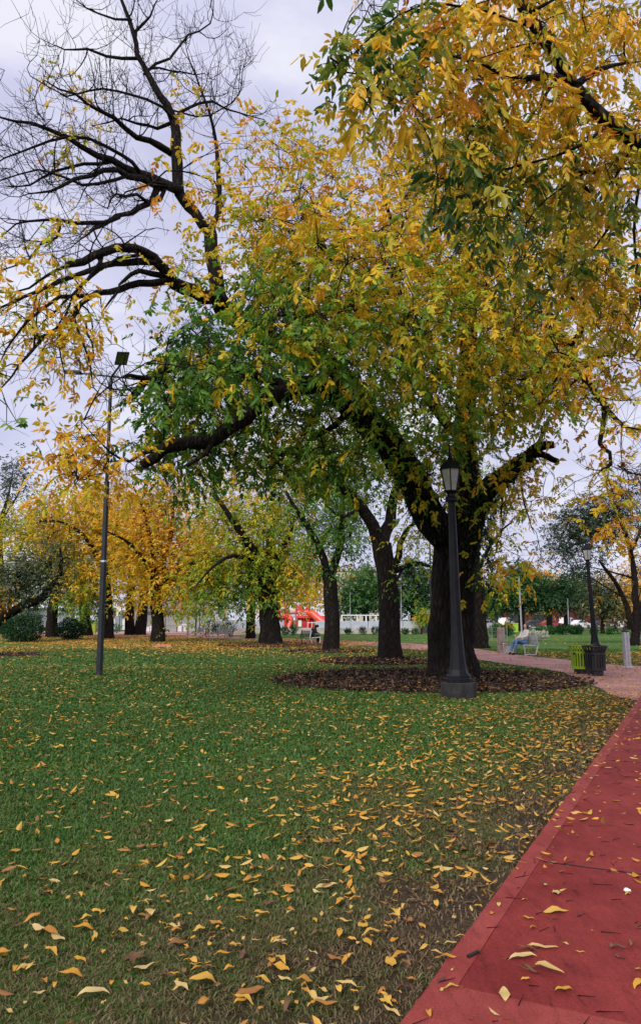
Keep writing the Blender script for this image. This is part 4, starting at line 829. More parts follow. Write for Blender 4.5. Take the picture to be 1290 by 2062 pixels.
park_tree('leaning_tree', 'grey green tree with a trunk leaning far over the dark round bush', -42, 1292, [([(-38, 1275), (0, 1249), (30, 1228), (60, 1215), (85, 1205)], .34, .28), ([(85, 1205), (105, 1180), (120, 1160)], .26, .2), ([(50, 1217), (40, 1195), (25, 1175)], .12, .05), ([(120, 1160), (125, 1130), (120, 1100)], .18, .06)],
          [(40, 1160, 45, 34, .42, 34), (10, 1175, 40, 34, .48, 26), (72, 1175, 34, 24, .3, 18), (0, 1212, 26, 16, .88, 12), (45, 1135, 50, 22, .5, 18), (100, 1140, 36, 26, .46, 14), (120, 1115, 40, 30, .5, 26), (90, 1185, 30, 14, .4, 10)], .22, per=9, sig=.5, mat='leaf_dull', nl=5)
park_tree('ash_tree', 'slim black ash trunk, the left of the close pair before the white building', 262, 1278.5, [([(262, 1250), (263, 1220), (264, 1190), (266, 1140)], .42, .30), ([(266, 1150), (250, 1100), (240, 1060)], .2, .06)], [(260, 1150, 50, 40, .7, 30), (240, 1080, 60, 50, .8, 34), (230, 1190, 40, 20, .55, 14)], .4, per=7, sig=.9, group=AG)
park_tree('ash_tree', 'slanting black ash trunk, the right of the close pair before the white building', 281, 1278.5, [([(284, 1250), (287, 1225), (290, 1195), (294, 1140)], .5, .32), ([(294, 1150), (310, 1100), (320, 1060)], .2, .06)], [(300, 1140, 50, 40, .72, 30), (340, 1140, 60, 40, .7, 30), (310, 1060, 60, 50, .8, 34), (380, 1190, 60, 22, .5, 22)], .4, per=7, sig=.9, group=AG)
park_tree('ash_tree', 'dark ash trunk at the edge of the second dark round bush', 174, 1280, [([(173, 1255), (170, 1230), (168, 1205), (168, 1150)], .5, .36), ([(168, 1160), (150, 1110), (140, 1060)], .2, .06)], [(165, 1140, 50, 40, .5, 26), (140, 1070, 60, 40, .7, 30), (180, 1030, 50, 40, .78, 26)], .4, per=7, sig=.9, group=AG)
park_tree('sparse_tree', 'thin grey green tree against the sky at the left picture edge', 6, 1276, [([(4, 1230), (2, 1150), (0, 1080), (8, 1030)], .4, .25), ([(8, 1030), (20, 985), (25, 950)], .18, .04), ([(8, 1040), (35, 1000), (50, 960)], .14, .03), ([(2, 1060), (-20, 990), (-30, 940)], .16, .04)], [(20, 945, 40, 35, .3, 26), (45, 985, 30, 40, .34, 16), (0, 1000, 40, 40, .3, 18), (15, 1040, 30, 30, .3, 10)], .3, per=7, sig=.7, mat='leaf_dull')
park_tree('ash_tree', 'broad ash trunk standing by the path between the big ash and the woman', 966, 1305, [([(965, 1270), (963, 1230), (961, 1195), (958, 1160), (950, 1110), (940, 1060)], .44, .3), ([(958, 1165), (975, 1120, -.5), (1000, 1080, -1), (1030, 1050, -1.5)], .14, .04), ([(950, 1110), (930, 1000), (920, 900)], .25, .1)], [(1000, 1090, 30, 40, .55, 5), (950, 1000, 60, 80, .5, 30), (1020, 1040, 40, 40, .7, 5), (985, 1160, 16, 22, .62, 6, -1)], .2, per=7, sig=.5, group=AG)
park_tree('acacia_tree', 'many stemmed grey green tree at the right picture edge', 1277, 1300, [([(1278, 1285), (1279, 1272)], .26, .25), ([(1279, 1280), (1268, 1246), (1254, 1203), (1236, 1170, -.5), (1218, 1145, -1), (1205, 1128, -1.5)], .19, .06), ([(1279, 1276), (1280, 1220), (1276, 1160), (1268, 1113), (1255, 1060), (1240, 1010)], .24, .06), ([(1279, 1275), (1292, 1225), (1300, 1160), (1310, 1090), (1300, 1020)], .22, .06), ([(1276, 1165), (1230, 1152), (1180, 1140)], .07, .02), ([(1268, 1115), (1290, 1060), (1300, 1010)], .1, .03), ([(1254, 1203), (1230, 1190), (1190, 1165), (1150, 1150)], .06, .02), ([(1268, 1246), (1285, 1205), (1290, 1180)], .05, .02)],
          [(1190, 1030, 60, 40, .2, 60), (1150, 1060, 50, 40, .22, 50), (1215, 1060, 55, 40, .24, 44), (1130, 1105, 34, 35, .18, 26), (1190, 1100, 55, 35, .25, 26), (1270, 1040, 50, 60, .3, 30), (1245, 1000, 40, 25, .5, 16), (1170, 1150, 40, 18, .25, 14), (1275, 1120, 50, 60, .45, 8), (1285, 1060, 40, 40, .85, 12)], .17, per=9, sig=.5, mat='leaf_dull', dens=1.0)
park_tree('brown_twigged_tree', 'small twiggy tree with some orange leaves beyond the far lamp post', 1212, 1276, [([(1212, 1262), (1213, 1245), (1215, 1225)], .22, .18), ([(1215, 1228), (1200, 1200), (1190, 1180)], .12, .03), ([(1215, 1228), (1232, 1200), (1245, 1185)], .12, .03)], [(1220, 1205, 36, 18, .42, 40), (1245, 1215, 30, 22, .55, 24), (1200, 1190, 30, 20, .35, 24), (1215, 1180, 14, 8, .95, 8), (1255, 1200, 26, 22, .9, 18), (1225, 1230, 34, 10, .5, 14)], .34, per=8, sig=.8, mat='leaf_dull')
for bx, by, lb, bl in [(1050, 1270.3, 'round topped dark green tree behind the seated woman', [(1050, 1182, 48, 30, .6, 80), (1048, 1168, 30, 18, .7, 30), (1015, 1205, 40, 26, .5, 46), (1085, 1203, 38, 24, .25, 46), (1050, 1210, 60, 16, .15, 40), (1000, 1215, 26, 18, .3, 14)]), (1141, 1270.2, 'darker spreading tree between the round topped one and the far lamp post', [(1142, 1200, 36, 26, .3, 44), (1165, 1208, 40, 18, .12, 36), (1115, 1208, 34, 18, .15, 30), (1175, 1185, 36, 26, .4, 30), (1155, 1180, 26, 12, .5, 10)]),
                       (738, 1270.2, 'broad fresh green tree behind the white swing frame', [(740, 1172, 50, 26, .75, 60), (705, 1200, 36, 30, .65, 46), (765, 1200, 46, 32, .65, 56), (735, 1220, 56, 18, .25, 36), (690, 1230, 20, 14, .4, 12)]), (832, 1270, 'dark olive tree between the swing frame and the big ash', [(835, 1175, 40, 34, .3, 50), (855, 1200, 36, 34, .35, 40), (815, 1210, 34, 28, .2, 34), (850, 1225, 34, 16, .55, 20), (825, 1150, 30, 18, .25, 14)]), (968, 1270.2, 'low dark tree half hidden by the trunk beside the woman', [(975, 1215, 26, 26, .2, 26), (950, 1200, 30, 30, .2, 20)])]:
    park_tree('round_green_tree', lb, bx, by, [([(bx, 1260), (bx - 1, 1246), (bx, 1232)], .45, .36), ([(bx, 1236), (bx - 18, 1220), (bx - 32, 1200)], .22, .07), ([(bx, 1236), (bx + 16, 1217), (bx + 30, 1195)], .22, .07), ([(bx, 1234), (bx + 2, 1200), (bx, 1170)], .24, .07)], [(q[0], q[1] - 6) + tuple(q[2:]) for q in bl], .42, per=11, sig=.62, group='green trees across the street', mat='leaf_dark', droop=.3)
park_tree('ash_tree', 'little light green umbrella shaped tree by the pink clad figure', 848, 1277, [([(848, 1268), (848, 1256), (849, 1247)], .07, .05), ([(849, 1249), (838, 1240)], .04, .02), ([(849, 1249), (858, 1240)], .04, .02)], [(848, 1240, 17, 7, .42, 40)], .2, per=8, sig=.28, mat='leaf')
# trees of the far street, over the roofs
for bx, by, lb, bl, h in [(430, 1268, 'yellow leaved tree beyond the grandstand', [(430, 1120, 60, 60, .8, 50), (400, 1060, 50, 40, .8, 30)], 1), (560, 1268, 'olive tree beyond the play tower', [(570, 1180, 60, 50, .62, 50), (620, 1190, 40, 40, .82, 30)], 1), (20, 1268, 'far dark tree behind the leaning trunk', [(20, 1190, 60, 50, .3, 46), (70, 1220, 30, 20, .3, 14)], 0), (1262, 1268, 'amber tree before the green awnings', [(1262, 1190, 40, 40, .92, 40), (1290, 1160, 30, 60, .85, 30)], 1), (1105, 1268, 'pale amber tree top seen between two green crowns', [(1105, 1172, 30, 14, .88, 14), (1105, 1195, 24, 20, .5, 14)], 1)]:
    park_tree('far_tree', lb, bx, by, [([(bx, 1245), (bx, 1220), (bx + 3, 1190)], .4, .25)], bl, .5, per=9, sig=1.1, mat='leaf' if h else 'leaf_dull', group='trees of the far street')
# ------------------------------------------------------------------ bushes and bed plants
def shrub(name, label, bx, by, w, h, hue, size, n, mat='leaf_dark', group=None, stems=5, depth=.8, upright=False, cat='bush'):
    gb = G(bx, by); d0 = gb[1]; k = d0 / F; W_, H_ = w * k, h * k
    t = thing(name, label, cat, gb, group=group); sm = MB()
    for i in range(stems):
        a = 2 * PI * i / stems; sm.tube([(0.04 * math.cos(a), .04 * math.sin(a), -.02), (W_ * .15 * math.cos(a), W_ * .15 * math.sin(a), H_ * .35), (W_ * .28 * math.cos(a), W_ * .28 * math.sin(a), H_ * .7)], (.02, .015, .008), 5)
    sm.build('stem', 'bark', t)
    v = unit(RNG.normal(0, 1, (n, 3))) * (RNG.uniform(0, 1, n) ** .3)[:, None]; v[:, 2] = np.where(v[:, 2] < -.6, -.6 + .3 * RNG.uniform(-1, .3, n), v[:, 2])
    lump = 1 + .16 * np.array([mnoise.noise(tuple(q * 2.2 + gb[0])) for q in v])
    B = np.stack([v[:, 0] * W_ / 2 * lump, v[:, 1] * W_ / 2 * depth * lump, (v[:, 2] * .58 + .5) * H_ * lump], 1); B[:, 2] = np.maximum(B[:, 2], .02)
    d = v * .8 + RNG.normal(0, .6, (n, 3)) + (np.array((0, 0, 1.2)) if upright else 0)
    ln = size * RNG.uniform(.6, 1.3, n); V, Fq, Hh = leaf_arrays(B, d, RNG.normal(0, 1, (n, 3)), ln, ln * (.2 if upright and n < 200 else .5), np.clip(RNG.normal(hue, .13, n), 0, 1))
    link('foliage', np_mesh('foliage', V, Fq, Hh), mat, t); return t
BG = 'dark round bushes on the lawn'
shrub('round_bush', 'larger dense dark green bush at the left, under the leaning trunk', 46, 1293, 84, 50, .14, .13, 5200, group=BG)
shrub('round_bush', 'smaller dark bush between two black trunks', 142, 1288, 56, 38, .10, .13, 3200, group=BG)
for i, (x, y, w, h, hu, lb) in enumerate([(1075, 1290, 62, 17, .9, 'low pale silvery plant spreading behind the seated woman'), (1000, 1284, 30, 24, .5, 'grey green plant behind the wire fence next to the concrete bench post'), (1022, 1281, 26, 22, .45, 'leafy plant right behind the concrete bench post'), (1090, 1279, 26, 16, .55, 'light green plant above the pale silvery one'), (1110, 1278, 18, 15, .35, 'first dark tuft in the row right of the silvery plant'), (1130, 1278, 22, 18, .2, 'dark leafy clump with upright shoots in the bed row'), (1150, 1278, 20, 16, .3, 'mid green clump in the bed row by the white van'), (1164, 1278, 18, 17, .2, 'last dark clump of the row before the far lamp post'), (1195, 1278, 14, 12, .25, 'small dark clump just right of the far lamp post'), (1228, 1278, 16, 12, .55, 'light bushy plant beside the walking person')]):
    shrub('bed_plant', lb, x, y, w, h, hu, .22, 420, mat='leaf_silver' if hu > .8 else 'leaf_dark', group='plants of the flower bed', stems=4, upright=True, cat='plant')
for i, (x, y, w, h, hu, lb) in enumerate([(415, 1283, 30, 30, .1, 'dark tall plant behind the empty bench'), (462, 1282, 26, 24, .12, 'dark bushy plant right of the empty bench'), (438, 1279, 22, 18, .2, 'plant between two dark clumps beyond the empty bench'), (574, 1280, 14, 14, .2, 'small spiky plant below the red tower'), (590, 1280, 14, 17, .25, 'green spiky plant before the red slide base'), (700, 1278, 12, 8, .2, 'spiky tuft before the wall, beside the slender ash'), (730, 1278, 14, 11, .15, 'spiky tuft under the middle of the swing frame'), (755, 1278, 14, 12, .2, 'spiky tuft below the right end of the swing frame'), (815, 1278, 14, 8, .25, 'low tuft before the wall right of the second ash'), (836, 1278, 14, 8, .4, 'pale low tuft near the pink clad figure'), (235, 1275, 22, 16, .5, 'pale leafy plant before the white building')]):
    shrub('bed_plant', lb, x, y, w, h, hu, .34, 130, group='plants before the playground wall', stems=4, upright=True, cat='plant')
# ================================================================== lamps, poles, bins, benches
def lantern_post(x, y, label, lean):
    t = thing('street_lamp', label, 'street lamp', (x, y, 0), rz=.35, group='old style park lamps', lean=lean)
    o8 = PI / 8
    MB().lathe([(.35, -.05), (.35, .285), (.335, .30)], 8, ph=o8).build('base_block', 'concrete_dark', t)
    MB().lathe([(.265, .30), (.265, .37), (.25, .385), (.25, .42), (.235, .44), (.225, .46)], 8, ph=o8).build('plinth', 'post_paint', t)
    MB().lathe([(.205, .455), (.175, .54), (.15, .74), (.128, 1.0), (.11, 1.4), (.102, 1.8), (.094, 2.4), (.086, 3.0), (.077, 3.6), (.072, 3.86)], 8, ph=o8).build('shaft', 'post_paint', t)
    MB().lathe([(.11, 3.85), (.12, 3.87), (.12, 3.92), (.105, 3.94), (.085, 3.96), (.075, 4.02), (.09, 4.04)], 12).build('collar', 'post_paint', t)
    h = MB(); z0, z1, r0, r1 = 4.075, 4.50, .125, .215
    m = MB(); m.lathe([(.06, 4.0), (.07, 4.03), (.15, 4.05), (.15, 4.075), (.13, 4.08)], 6)
    m.lathe([(.222, 4.50), (.24, 4.505), (.24, 4.53), (.215, 4.545), (.20, 4.56)], 6)
    for k in range(6):
        a = k * PI / 3; m.tube([(r0 * math.cos(a), r0 * math.sin(a), z0), (r1 * math.cos(a), r1 * math.sin(a), z1 + .01)], .013, 4)
        a2 = a + .0; m.tube([(.055 * math.cos(a2), .055 * math.sin(a2), 3.98), (.12 * math.cos(a2), .12 * math.sin(a2), 4.06)], .009, 4)
    m.build('lantern_frame', 'post_paint', t)
    for k in range(6):
        a, b = k * PI / 3, (k + 1) * PI / 3; i = .93
        q = [(r0 * i * math.cos(a), r0 * i * math.sin(a), z0), (r0 * i * math.cos(b), r0 * i * math.sin(b), z0), (r1 * i * math.cos(b), r1 * i * math.sin(b), z1), (r1 * i * math.cos(a), r1 * i * math.sin(a), z1)]
        c = [tuple(p * .97 for p in v[:2]) + (v[2],) for v in q]
        MB().add(q + c, [(0, 1, 2, 3), (7, 6, 5, 4), (0, 4, 5, 1), (1, 5, 6, 2), (2, 6, 7, 3), (3, 7, 4, 0)]).build('glass_pane', 'lamp_glass', t)
    MB().lathe([(.225, 4.545), (.20, 4.58), (.13, 4.66), (.055, 4.72), (.04, 4.735)], 6).build('lantern_roof', 'post_paint', t)
    MB().lathe([(.05, 4.73), (.055, 4.745), (.035, 4.76), (.026, 4.80), (.02, 4.92), (.008, 5.02), (.002, 5.03)], 8).build('finial', 'post_paint', t)
    return t
g = G(924, 1405); lantern_post(g[0], g[1], 'old style black street lamp standing close before the big ash trunk', (0, -.017))
d2 = 32.8; p2 = P(1199, 1318, d2); lantern_post(p2[0], p2[1], 'old style black street lamp farther off, rising behind the two bins', (0, -.05))
# tall floodlight pole
g = G(200, 1361); D = g[1]
def HZ(py, d, px=645): return float(P(px, py, d)[2])
zA, zB, zT = HZ(1130, D), HZ(970, D), HZ(758, D)
t = thing('floodlight_pole', 'tall dark pole with three floodlight heads on the lawn at the left', 'light pole', (g[0], g[1], 0), group=None)
MB().lathe([(.092, -.05), (.092, .02), (.09, .03), (.09, .16)], 8, ph=.39).build('foot', 'shop_dark', t)
MB().lathe([(.09, .16), (.083, zA - .03), (.083, zA - .03)], 8, ph=.39).build('lower_shaft', 'pole_paint', t)
MB().lathe([(.09, zA - .03), (.09, zA + .02), (.078, zA + .025)], 8, ph=.39).build('ring', 'steel', t)
MB().lathe([(.078, zA + .02), (.07, zB)], 8, ph=.39).build('middle_shaft', 'pole_paint', t)
MB().lathe([(.078, zB - .04), (.078, zB), (.052, zB + .02), (.047, zT)], 8, ph=.39).build('upper_shaft', 'pole_paint', t)
xl = float(P(163, 752, D)[0] - g[0]); xr_ = float(P(268, 762, D)[0] - g[0]); 
bar = MB().tube([(xl, 0, HZ(752, D)), (0, 0, zT), (xr_, 0, HZ(763, D))], .028, 6); e = P(244, 733, D - .6) - np.array((g[0], g[1], 0)); bar.tube([(0, 0, zT - .02), tuple(e)], .03, 6); bar.build('cross_arm', 'pole_paint', t)
def floodhead(x, y, z, rz, tilt, L_=.5, W_=.26):
    o = MB().box((0, 0, 0), (L_, W_, .07), 0, .02, taper=.85).build('floodlight', 'pole_paint', t)
    o.location = (x, y, z); o.rotation_euler = (tilt[0], tilt[1], rz)
    MB().box((0, 0, -.038), (L_ * .8, W_ * .8, .012)).build('lens', 'lens', o)
    MB().lathe([(.022, .03), (.03, .035), (.03, .12), (.02, .13)], 8, c=(L_ * .2, 0, 0)).build('light_sensor', 'pole_grey', o)
floodhead(xl - .23, 0, HZ(749, D), PI, (0, -.06), .56, .24); floodhead(xr_ + .2, 0, HZ(761, D), 0, (0, .03), .5, .22)
floodhead(float(e[0]) + .07, float(e[1]) - .2, float(e[2]) + .1, -1.15, (0.15, -.5), .50, .36)
# plain far light poles
def light_pole(px, py0, py1, r, label, mat='pole_grey', step=None, dz=0):
    g = G(px, py0); z1 = HZ(py1, g[1]); t = thing('light_pole', label, 'light pole', g, group='far light poles', lean=(0, dz))
    zs = HZ(step, g[1]) if step else z1 * .6
    MB().lathe([(r * 1.15, -.03), (r * 1.15, .25), (r, .27), (r * .9, zs)], 8).build('lower_shaft', mat, t); MB().lathe([(r * .95, zs - .03), (r * .95, zs + .02), (r * .5, zs + .05), (r * .42, z1)], 8).build('upper_shaft', mat if r < .08 else 'pole_paint', t)
    m = MB()
    for s in (-1, 1): m.tube([(0, 0, z1 - .03), (s * .5, 0, z1 + .02)], .02, 5); m.box((s * .72, 0, z1 + .03), (.46, .2, .06), 0, .02, taper=.8)
    m.build('lamp_heads', 'pole_paint', t); return t
light_pole(871, 1306, 1085, .085, 'dark grey light pole just left of the big ash trunk', 'pole_paint', 1165, -.01)
light_pole(1050, 1281, 1108, .085, 'grey light pole rising behind the seated woman', 'pole_grey', 1160, -.015)
light_pole(705, 1275, 1192, .06, 'thin grey light pole behind the swing frame, next to the slender ash', 'pole_grey', 1225)
light_pole(808, 1275, 1180, .065, 'thin grey light pole right beside the second ash trunk', 'pole_grey', 1215)
light_pole(1145, 1277, 1205, .075, 'pale grey light pole in front of the white van', 'pole_grey', 1230)
light_pole(1199.5 + 2, 1275, 1225, .05, 'short grey pole in the street behind the far lamp post', 'pole_grey', 1240)
light_pole(1226, 1275, 1222, .05, 'grey pole by the light bushy plant and the walking person', 'pole_grey', 1240)
light_pole(394, 1280, 1205, .07, 'dark thin pole at the edge of the clay court', 'pole_paint', 1225)
# litter bins
def bin_(px, py, label, mat, sc):
    g = G(px, py); t = thing('litter_bin', label, 'litter bin', (g[0], g[1], .014), rz=random.uniform(0, 1), group='pair of slatted litter bins')
    MB().lathe([(.20, 0), (.20, .13)], 14).build('foot', 'bin_black', t)
    b = MB(); b.lathe([(.255, .13), (.262, .13), (.265, .20), (.258, .205)], 28); b.lathe([(.262, .555), (.272, .555), (.272, .615), (.262, .615)], 28, cap=False)
    for k in range(22):
        a = 2 * PI * k / 22; c, s = math.cos(a), math.sin(a); w = .023
        for (ra, za), (rb, zb) in (((.262, .16), (.268, .60)), ((.268, .60), (.285, .68)), ((.285, .68), (.335, .765))):
            q = []
            for r_, z_ in ((ra, za), (rb, zb)):
                for th in (0, -.012): q += [((r_ + th) * c - w * s, (r_ + th) * s + w * c, z_), ((r_ + th) * c + w * s, (r_ + th) * s - w * c, z_)]
            b.add(q, [(0, 1, 5, 4), (3, 2, 6, 7), (0, 4, 6, 2), (1, 3, 7, 5), (4, 5, 7, 6), (0, 2, 3, 1)])
    b.build('slatted_body', mat, t); MB().lathe([(.325, .755), (.345, .757), (.35, .775), (.345, .79), (.325, .79)], 28, cap=False).build('rim', mat, t)
    MB().lathe([(.235, .14), (.24, .60), (.245, .66)], 20, cap=False).build('liner', 'bin_black', t)
    MB().box((-.29, 0, .56), (.05, .05, .04), 0, .01).build('latch', 'bin_black', t); t.scale = (sc, sc, sc)
bin_(1199, 1361, 'black slatted litter bin on the brick path edge', 'bin_black', 1.0); bin_(1170, 1357, 'lime green slatted litter bin partly behind the black one', 'bin_lime', 1.0)
# steel post
g = G(1263, 1345); t = thing('steel_post', 'fluted stainless steel post at the brick path edge near the right picture edge', 'post', g, lean=(0, -.02), rz=.3)
MB().box((0, 0, .02), (.26, .26, .04), 0, .01).build('base_plate', 'steel', t)
c = MB()
for s in (-1, 1): c.box((s * .055, 0, .58), (.075, .12, 1.10), 0, .015)
c.box((0, 0, .57), (.05, .08, 1.06)); c.build('column', 'steel', t)
MB().box((0, 0, 1.145), (.20, .15, .03), 0, .008).build('cap', 'pole_paint', t)
o = MB().box((-.06, 0, .0), (.05, .05, .05)).tube([(-.06, 0, .02), (-.06, 0, .2)], .012, 6).tube([(-.14, 0, .2), (.06, 0, .2)], .012, 6).box((.0, 0, .1), (.03, .03, .2)).build('handle', 'pole_paint', t); o.location = (0, 0, 1.17)
# concrete bench post
g = G(1009, 1316); t = thing('concrete_seat_post', 'weathered square concrete post with a low block, beside the seated woman', 'concrete post', g, rz=.25)
MB().box((0, 0, .56), (.26, .26, 1.16), 0, .02).build('post', 'concrete_brown', t); MB().box((.32, .1, .2), (.40, .5, .42), 0, .02).build('block', 'concrete', t)
# wire fence of the bed
def fence_posts(): pass
# ------------------------------------------------------------------ benches: +x is where a sitter looks, y runs along the seat
def bench(px, py, rz, label, side='bench_grey', rear='bench_grey', L_=1.5):
    g = G(px, py); t = thing('park_bench', label, 'bench', (g[0], g[1], .012), rz=rz, group='metal park benches')
    loop = [(.30, .43), (.26, .03), (-.26, .03), (-.40, .40), (-.30, .84)]
    for i, y in enumerate((-L_ / 2, L_ / 2)):
        f = MB().tube([(x, y, z) for x, z in loop], .036, 6); f.tube([(.30, y, .43), (.05, y, .40), (-.30, y, .385)], .036, 6); f.tube([(.29, y, .45), (.31, y, .42)], .03, 6)
        f.box((.26, y, .012), (.07, .07, .024)); f.box((-.26, y, .012), (.07, .07, .024)); f.build('end_frame', side if i == 0 else rear, t)
    s = MB()
    for k in range(9): s.box((.285 - .066 * k, 0, .435 - .006 * k), (.05, L_ - .06, .018))
    s.build('seat', side, t); b = MB()
    for k in range(7):
        z = .47 + .055 * k; b.box((-.375 + .075 * (z - .42) / .42 + .012, 0, z), (.016, L_ - .06, .04))
    b.build('backrest', rear, t); return t
b1 = bench(1046, 1319, 3.50, 'light grey metal bench with the long haired woman seated on it')
b2 = bench(626, 1297, .42, 'metal bench with one dark end frame, the hunched person in black on it', rear='bench_dark')
b3 = bench(446, 1286, 2.55, 'empty pale grey metal bench far off by the dark tall plants')
b4 = bench(395, 1284, 2.9, 'low pale bench at the far edge of the clay court', side='concrete', rear='concrete')
# ------------------------------------------------------------------ people
def skin(name, chains, mat, parent, sub=2, root=0):
    """chains: lists of (x,y,z,r); equal points join"""
    key = {}; vs = []; rs = []; es = []
    for ch in chains:
        pr = None
        for x, y, z, *r in ch:
            k = (round(x, 4), round(y, 4), round(z, 4))
            if k not in key: key[k] = len(vs); vs.append((x, y, z)); rs.append(r if len(r) == 2 else (r[0], r[0]))
            i = key[k]
            if pr is not None and pr != i: es.append((pr, i))
            pr = i
    me = bpy.data.meshes.new(name); me.from_pydata(vs, es, []); o = bpy.data.objects.new(name, me); COL.objects.link(o)
    md = o.modifiers.new('s', 'SKIN'); md.use_smooth_shade = True
    for i, r in enumerate(rs): d = me.skin_vertices[0].data[i]; d.radius = r; d.use_root = (i == root)
    o.modifiers.new('u', 'SUBSURF').levels = sub; o.modifiers['u'].render_levels = sub
    dg = bpy.context.evaluated_depsgraph_get(); dg.update(); m2 = bpy.data.meshes.new_from_object(o.evaluated_get(dg)); m2.name = name
    bpy.data.objects.remove(o); bpy.data.meshes.remove(me)
    return link(name, m2, mat, parent, True)
def hand(w, d, up, s=1.0):
    """five bent fingers on a palm: w wrist, d pointing direction, up the back of the hand"""
    w, d, up = Vector(w), Vector(d).normalized(), Vector(up).normalized(); sd_ = d.cross(up).normalized(); out = []
    palm = w + d * .05 * s; out.append([(*w, .027), (*palm, .03, .02)])
    for k, (o_, l) in enumerate(((-.032, .075), (-.011, .085), (.011, .08), (.031, .062))):
        a = palm + sd_ * o_ * s + d * .03 * s; b = a + (d * .6 - up * .25).normalized() * l * .5; c = b + (d * .4 - up * .7).normalized() * l * .5
        out.append([(*palm, .03, .02), (*a, .011), (*b, .0095), (*c, .008)])
    a = w + d * .02 * s - sd_ * .032; b = a + (d * .8 - sd_ * .5).normalized() * .035; c = b + d * .03
    out.append([(*palm, .03, .02), (*a, .013), (*b, .011), (*c, .009)]); return out
def person(name, label, loc, rz, J, mats, hair=None, hood=False, faceyaw=0.0, group=None, sc=1.0):
    """J: joints in metres, the figure looks along +x. hip, chest, neck, head, elbow/wrist/knee/ankle/toe pairs"""
    t = thing(name, label, 'person', loc, rz=rz, group=group); t.scale = (sc,) * 3
    hip, chest, neck, head = (Vector(J[k]) for k in ('hip', 'chest', 'neck', 'head')); body = []
    sk_, top, legs, shoe, hr = mats; up = (head - neck).normalized(); f = Vector((math.cos(faceyaw), math.sin(faceyaw), 0)); f = (f - up * f.dot(up) * .6).normalized(); lat = up.cross(f)
    mid = (hip + chest) / 2
    body.append([(*hip, .13, .11), (*mid, .115, .10), (*chest, .13, .10), (*neck, .05)])
    jaw = neck + up * .075 + f * .025; body.append([(*neck, .05), (*jaw, .058, .06), (*(head + f * .005), .078, .084), (*(head + up * .085), .06)])
    nose = head + f * .098 - up * .02; body.append([(*(head + f * .005), .078, .084), (*nose, .014)])
    for s in (-1, 1): body.append([(*(head + f * .005), .078, .084), (*(head + lat * s * .088 - up * .01 - f * .01), .017)])
    T = [[(*(hip + Vector((0, 0, -.01))), .16, .148), (*mid, .145, .132), (*chest, .15, .118), (*(neck - up * .02), .068)]]; Lg = []; Sh = []
    for i, s in enumerate((1, -1)):
        sh = chest + Vector((0, s * J.get('sw', .17), .09)); el, wr = Vector(J['elbow'][i]), Vector(J['wrist'][i]); kn, an, to = Vector(J['knee'][i]), Vector(J['ankle'][i]), Vector(J['toe'][i]); hj = hip + Vector((0, s * .09, -.02))
        body.append([(*chest, .13, .10), (*sh, .052), (*el, .038), (*wr, .026)]); body += hand(wr, Vector(J['hd'][i]), Vector(J['hu'][i]))
        body.append([(*hip, .13, .11), (*hj, .085), (*((hj + kn) / 2), .072), (*kn, .054), (*((kn * .6 + an * .4)), .05), (*an, .036), (*(an * .4 + to * .6 + Vector((0, 0, -.02))), .034), (*to, .026)])
        T.append([(*chest, .15, .118), (*sh, .072), (*el, .064), (*(el * .12 + wr * .88), .042)])
        Lg.append([(*hip, .14, .125), (*hj, .1), (*((hj + kn) / 2), .086), (*kn, .07), (*((kn * .6 + an * .4)), .066), (*(an + (kn - an).normalized() * .03), .062)])
        m = MB(); skin('shoe', [[(*(an + Vector((0, 0, .0)) - (to - an).normalized() * .03), .048), (*(an * .5 + to * .5 - Vector((0, 0, .02))), .046), (*to, .036)]], shoe, t, 2)
    skin('body', body, sk_, t, 2); skin('top', T, top, t, 2); skin('trousers', Lg, legs, t, 2)
    for s in (-1, 1):
        o = MB().lathe([(.004, -.009), (.012, -.004), (.012, .004), (.004, .009)], 8).build('eye', 'hair_black', t); q = head + f * .083 + lat * s * .034 + up * .012; o.location = q; o.scale = (1, 1, .7)
    o = MB().box((0, 0, 0), (.012, .045, .012), 0, .004).build('mouth', 'lip', t); o.location = head + f * .086 - up * .055; o.rotation_euler = (0, 0, math.atan2(f.y, f.x))
    if hair: skin('hair', [[tuple(v) for v in c] for c in hair(head, f, up, lat, neck)], hr, t, 2)
    return t
def long_hair(head, f, up, lat, neck):
    c = head + up * .035 - f * .025; out = [[(*(head + up * .09 + f * .02), .06, .066), (*c, .088, .09), (*(head - f * .06 - up * .1), .08), (*(neck - f * .11 - up * .08), .075, .09), (*(neck - f * .13 - up * .28), .065, .09), (*(neck - f * .12 - up * .48), .04, .06), (*(neck - f * .11 - up * .6), .015)]]
    for s in (-1, 1): out.append([(*c, .088, .09), (*(head + lat * s * .085 + f * .0 - up * .03), .032), (*(neck + lat * s * .105 + f * .01 - up * .04), .035), (*(neck + lat * s * .12 + f * .05 - up * .2), .03), (*(neck + lat * s * .12 + f * .06 - up * .3), .012)])
    return out
def short_hair(head, f, up, lat, neck): return [[(*(head + up * .075 + f * .03), .055), (*(head + up * .04 - f * .02), .085), (*(head - f * .045 - up * .04), .07), (*(head - f * .05 - up * .1), .04)]]
def hood_(head, f, up, lat, neck): return [[(*(head + up * .07 + f * .035), .06), (*(head + up * .04 - f * .02), .105), (*(head - f * .04 - up * .06), .105), (*(neck - f * .05 - up * .02), .11)]]
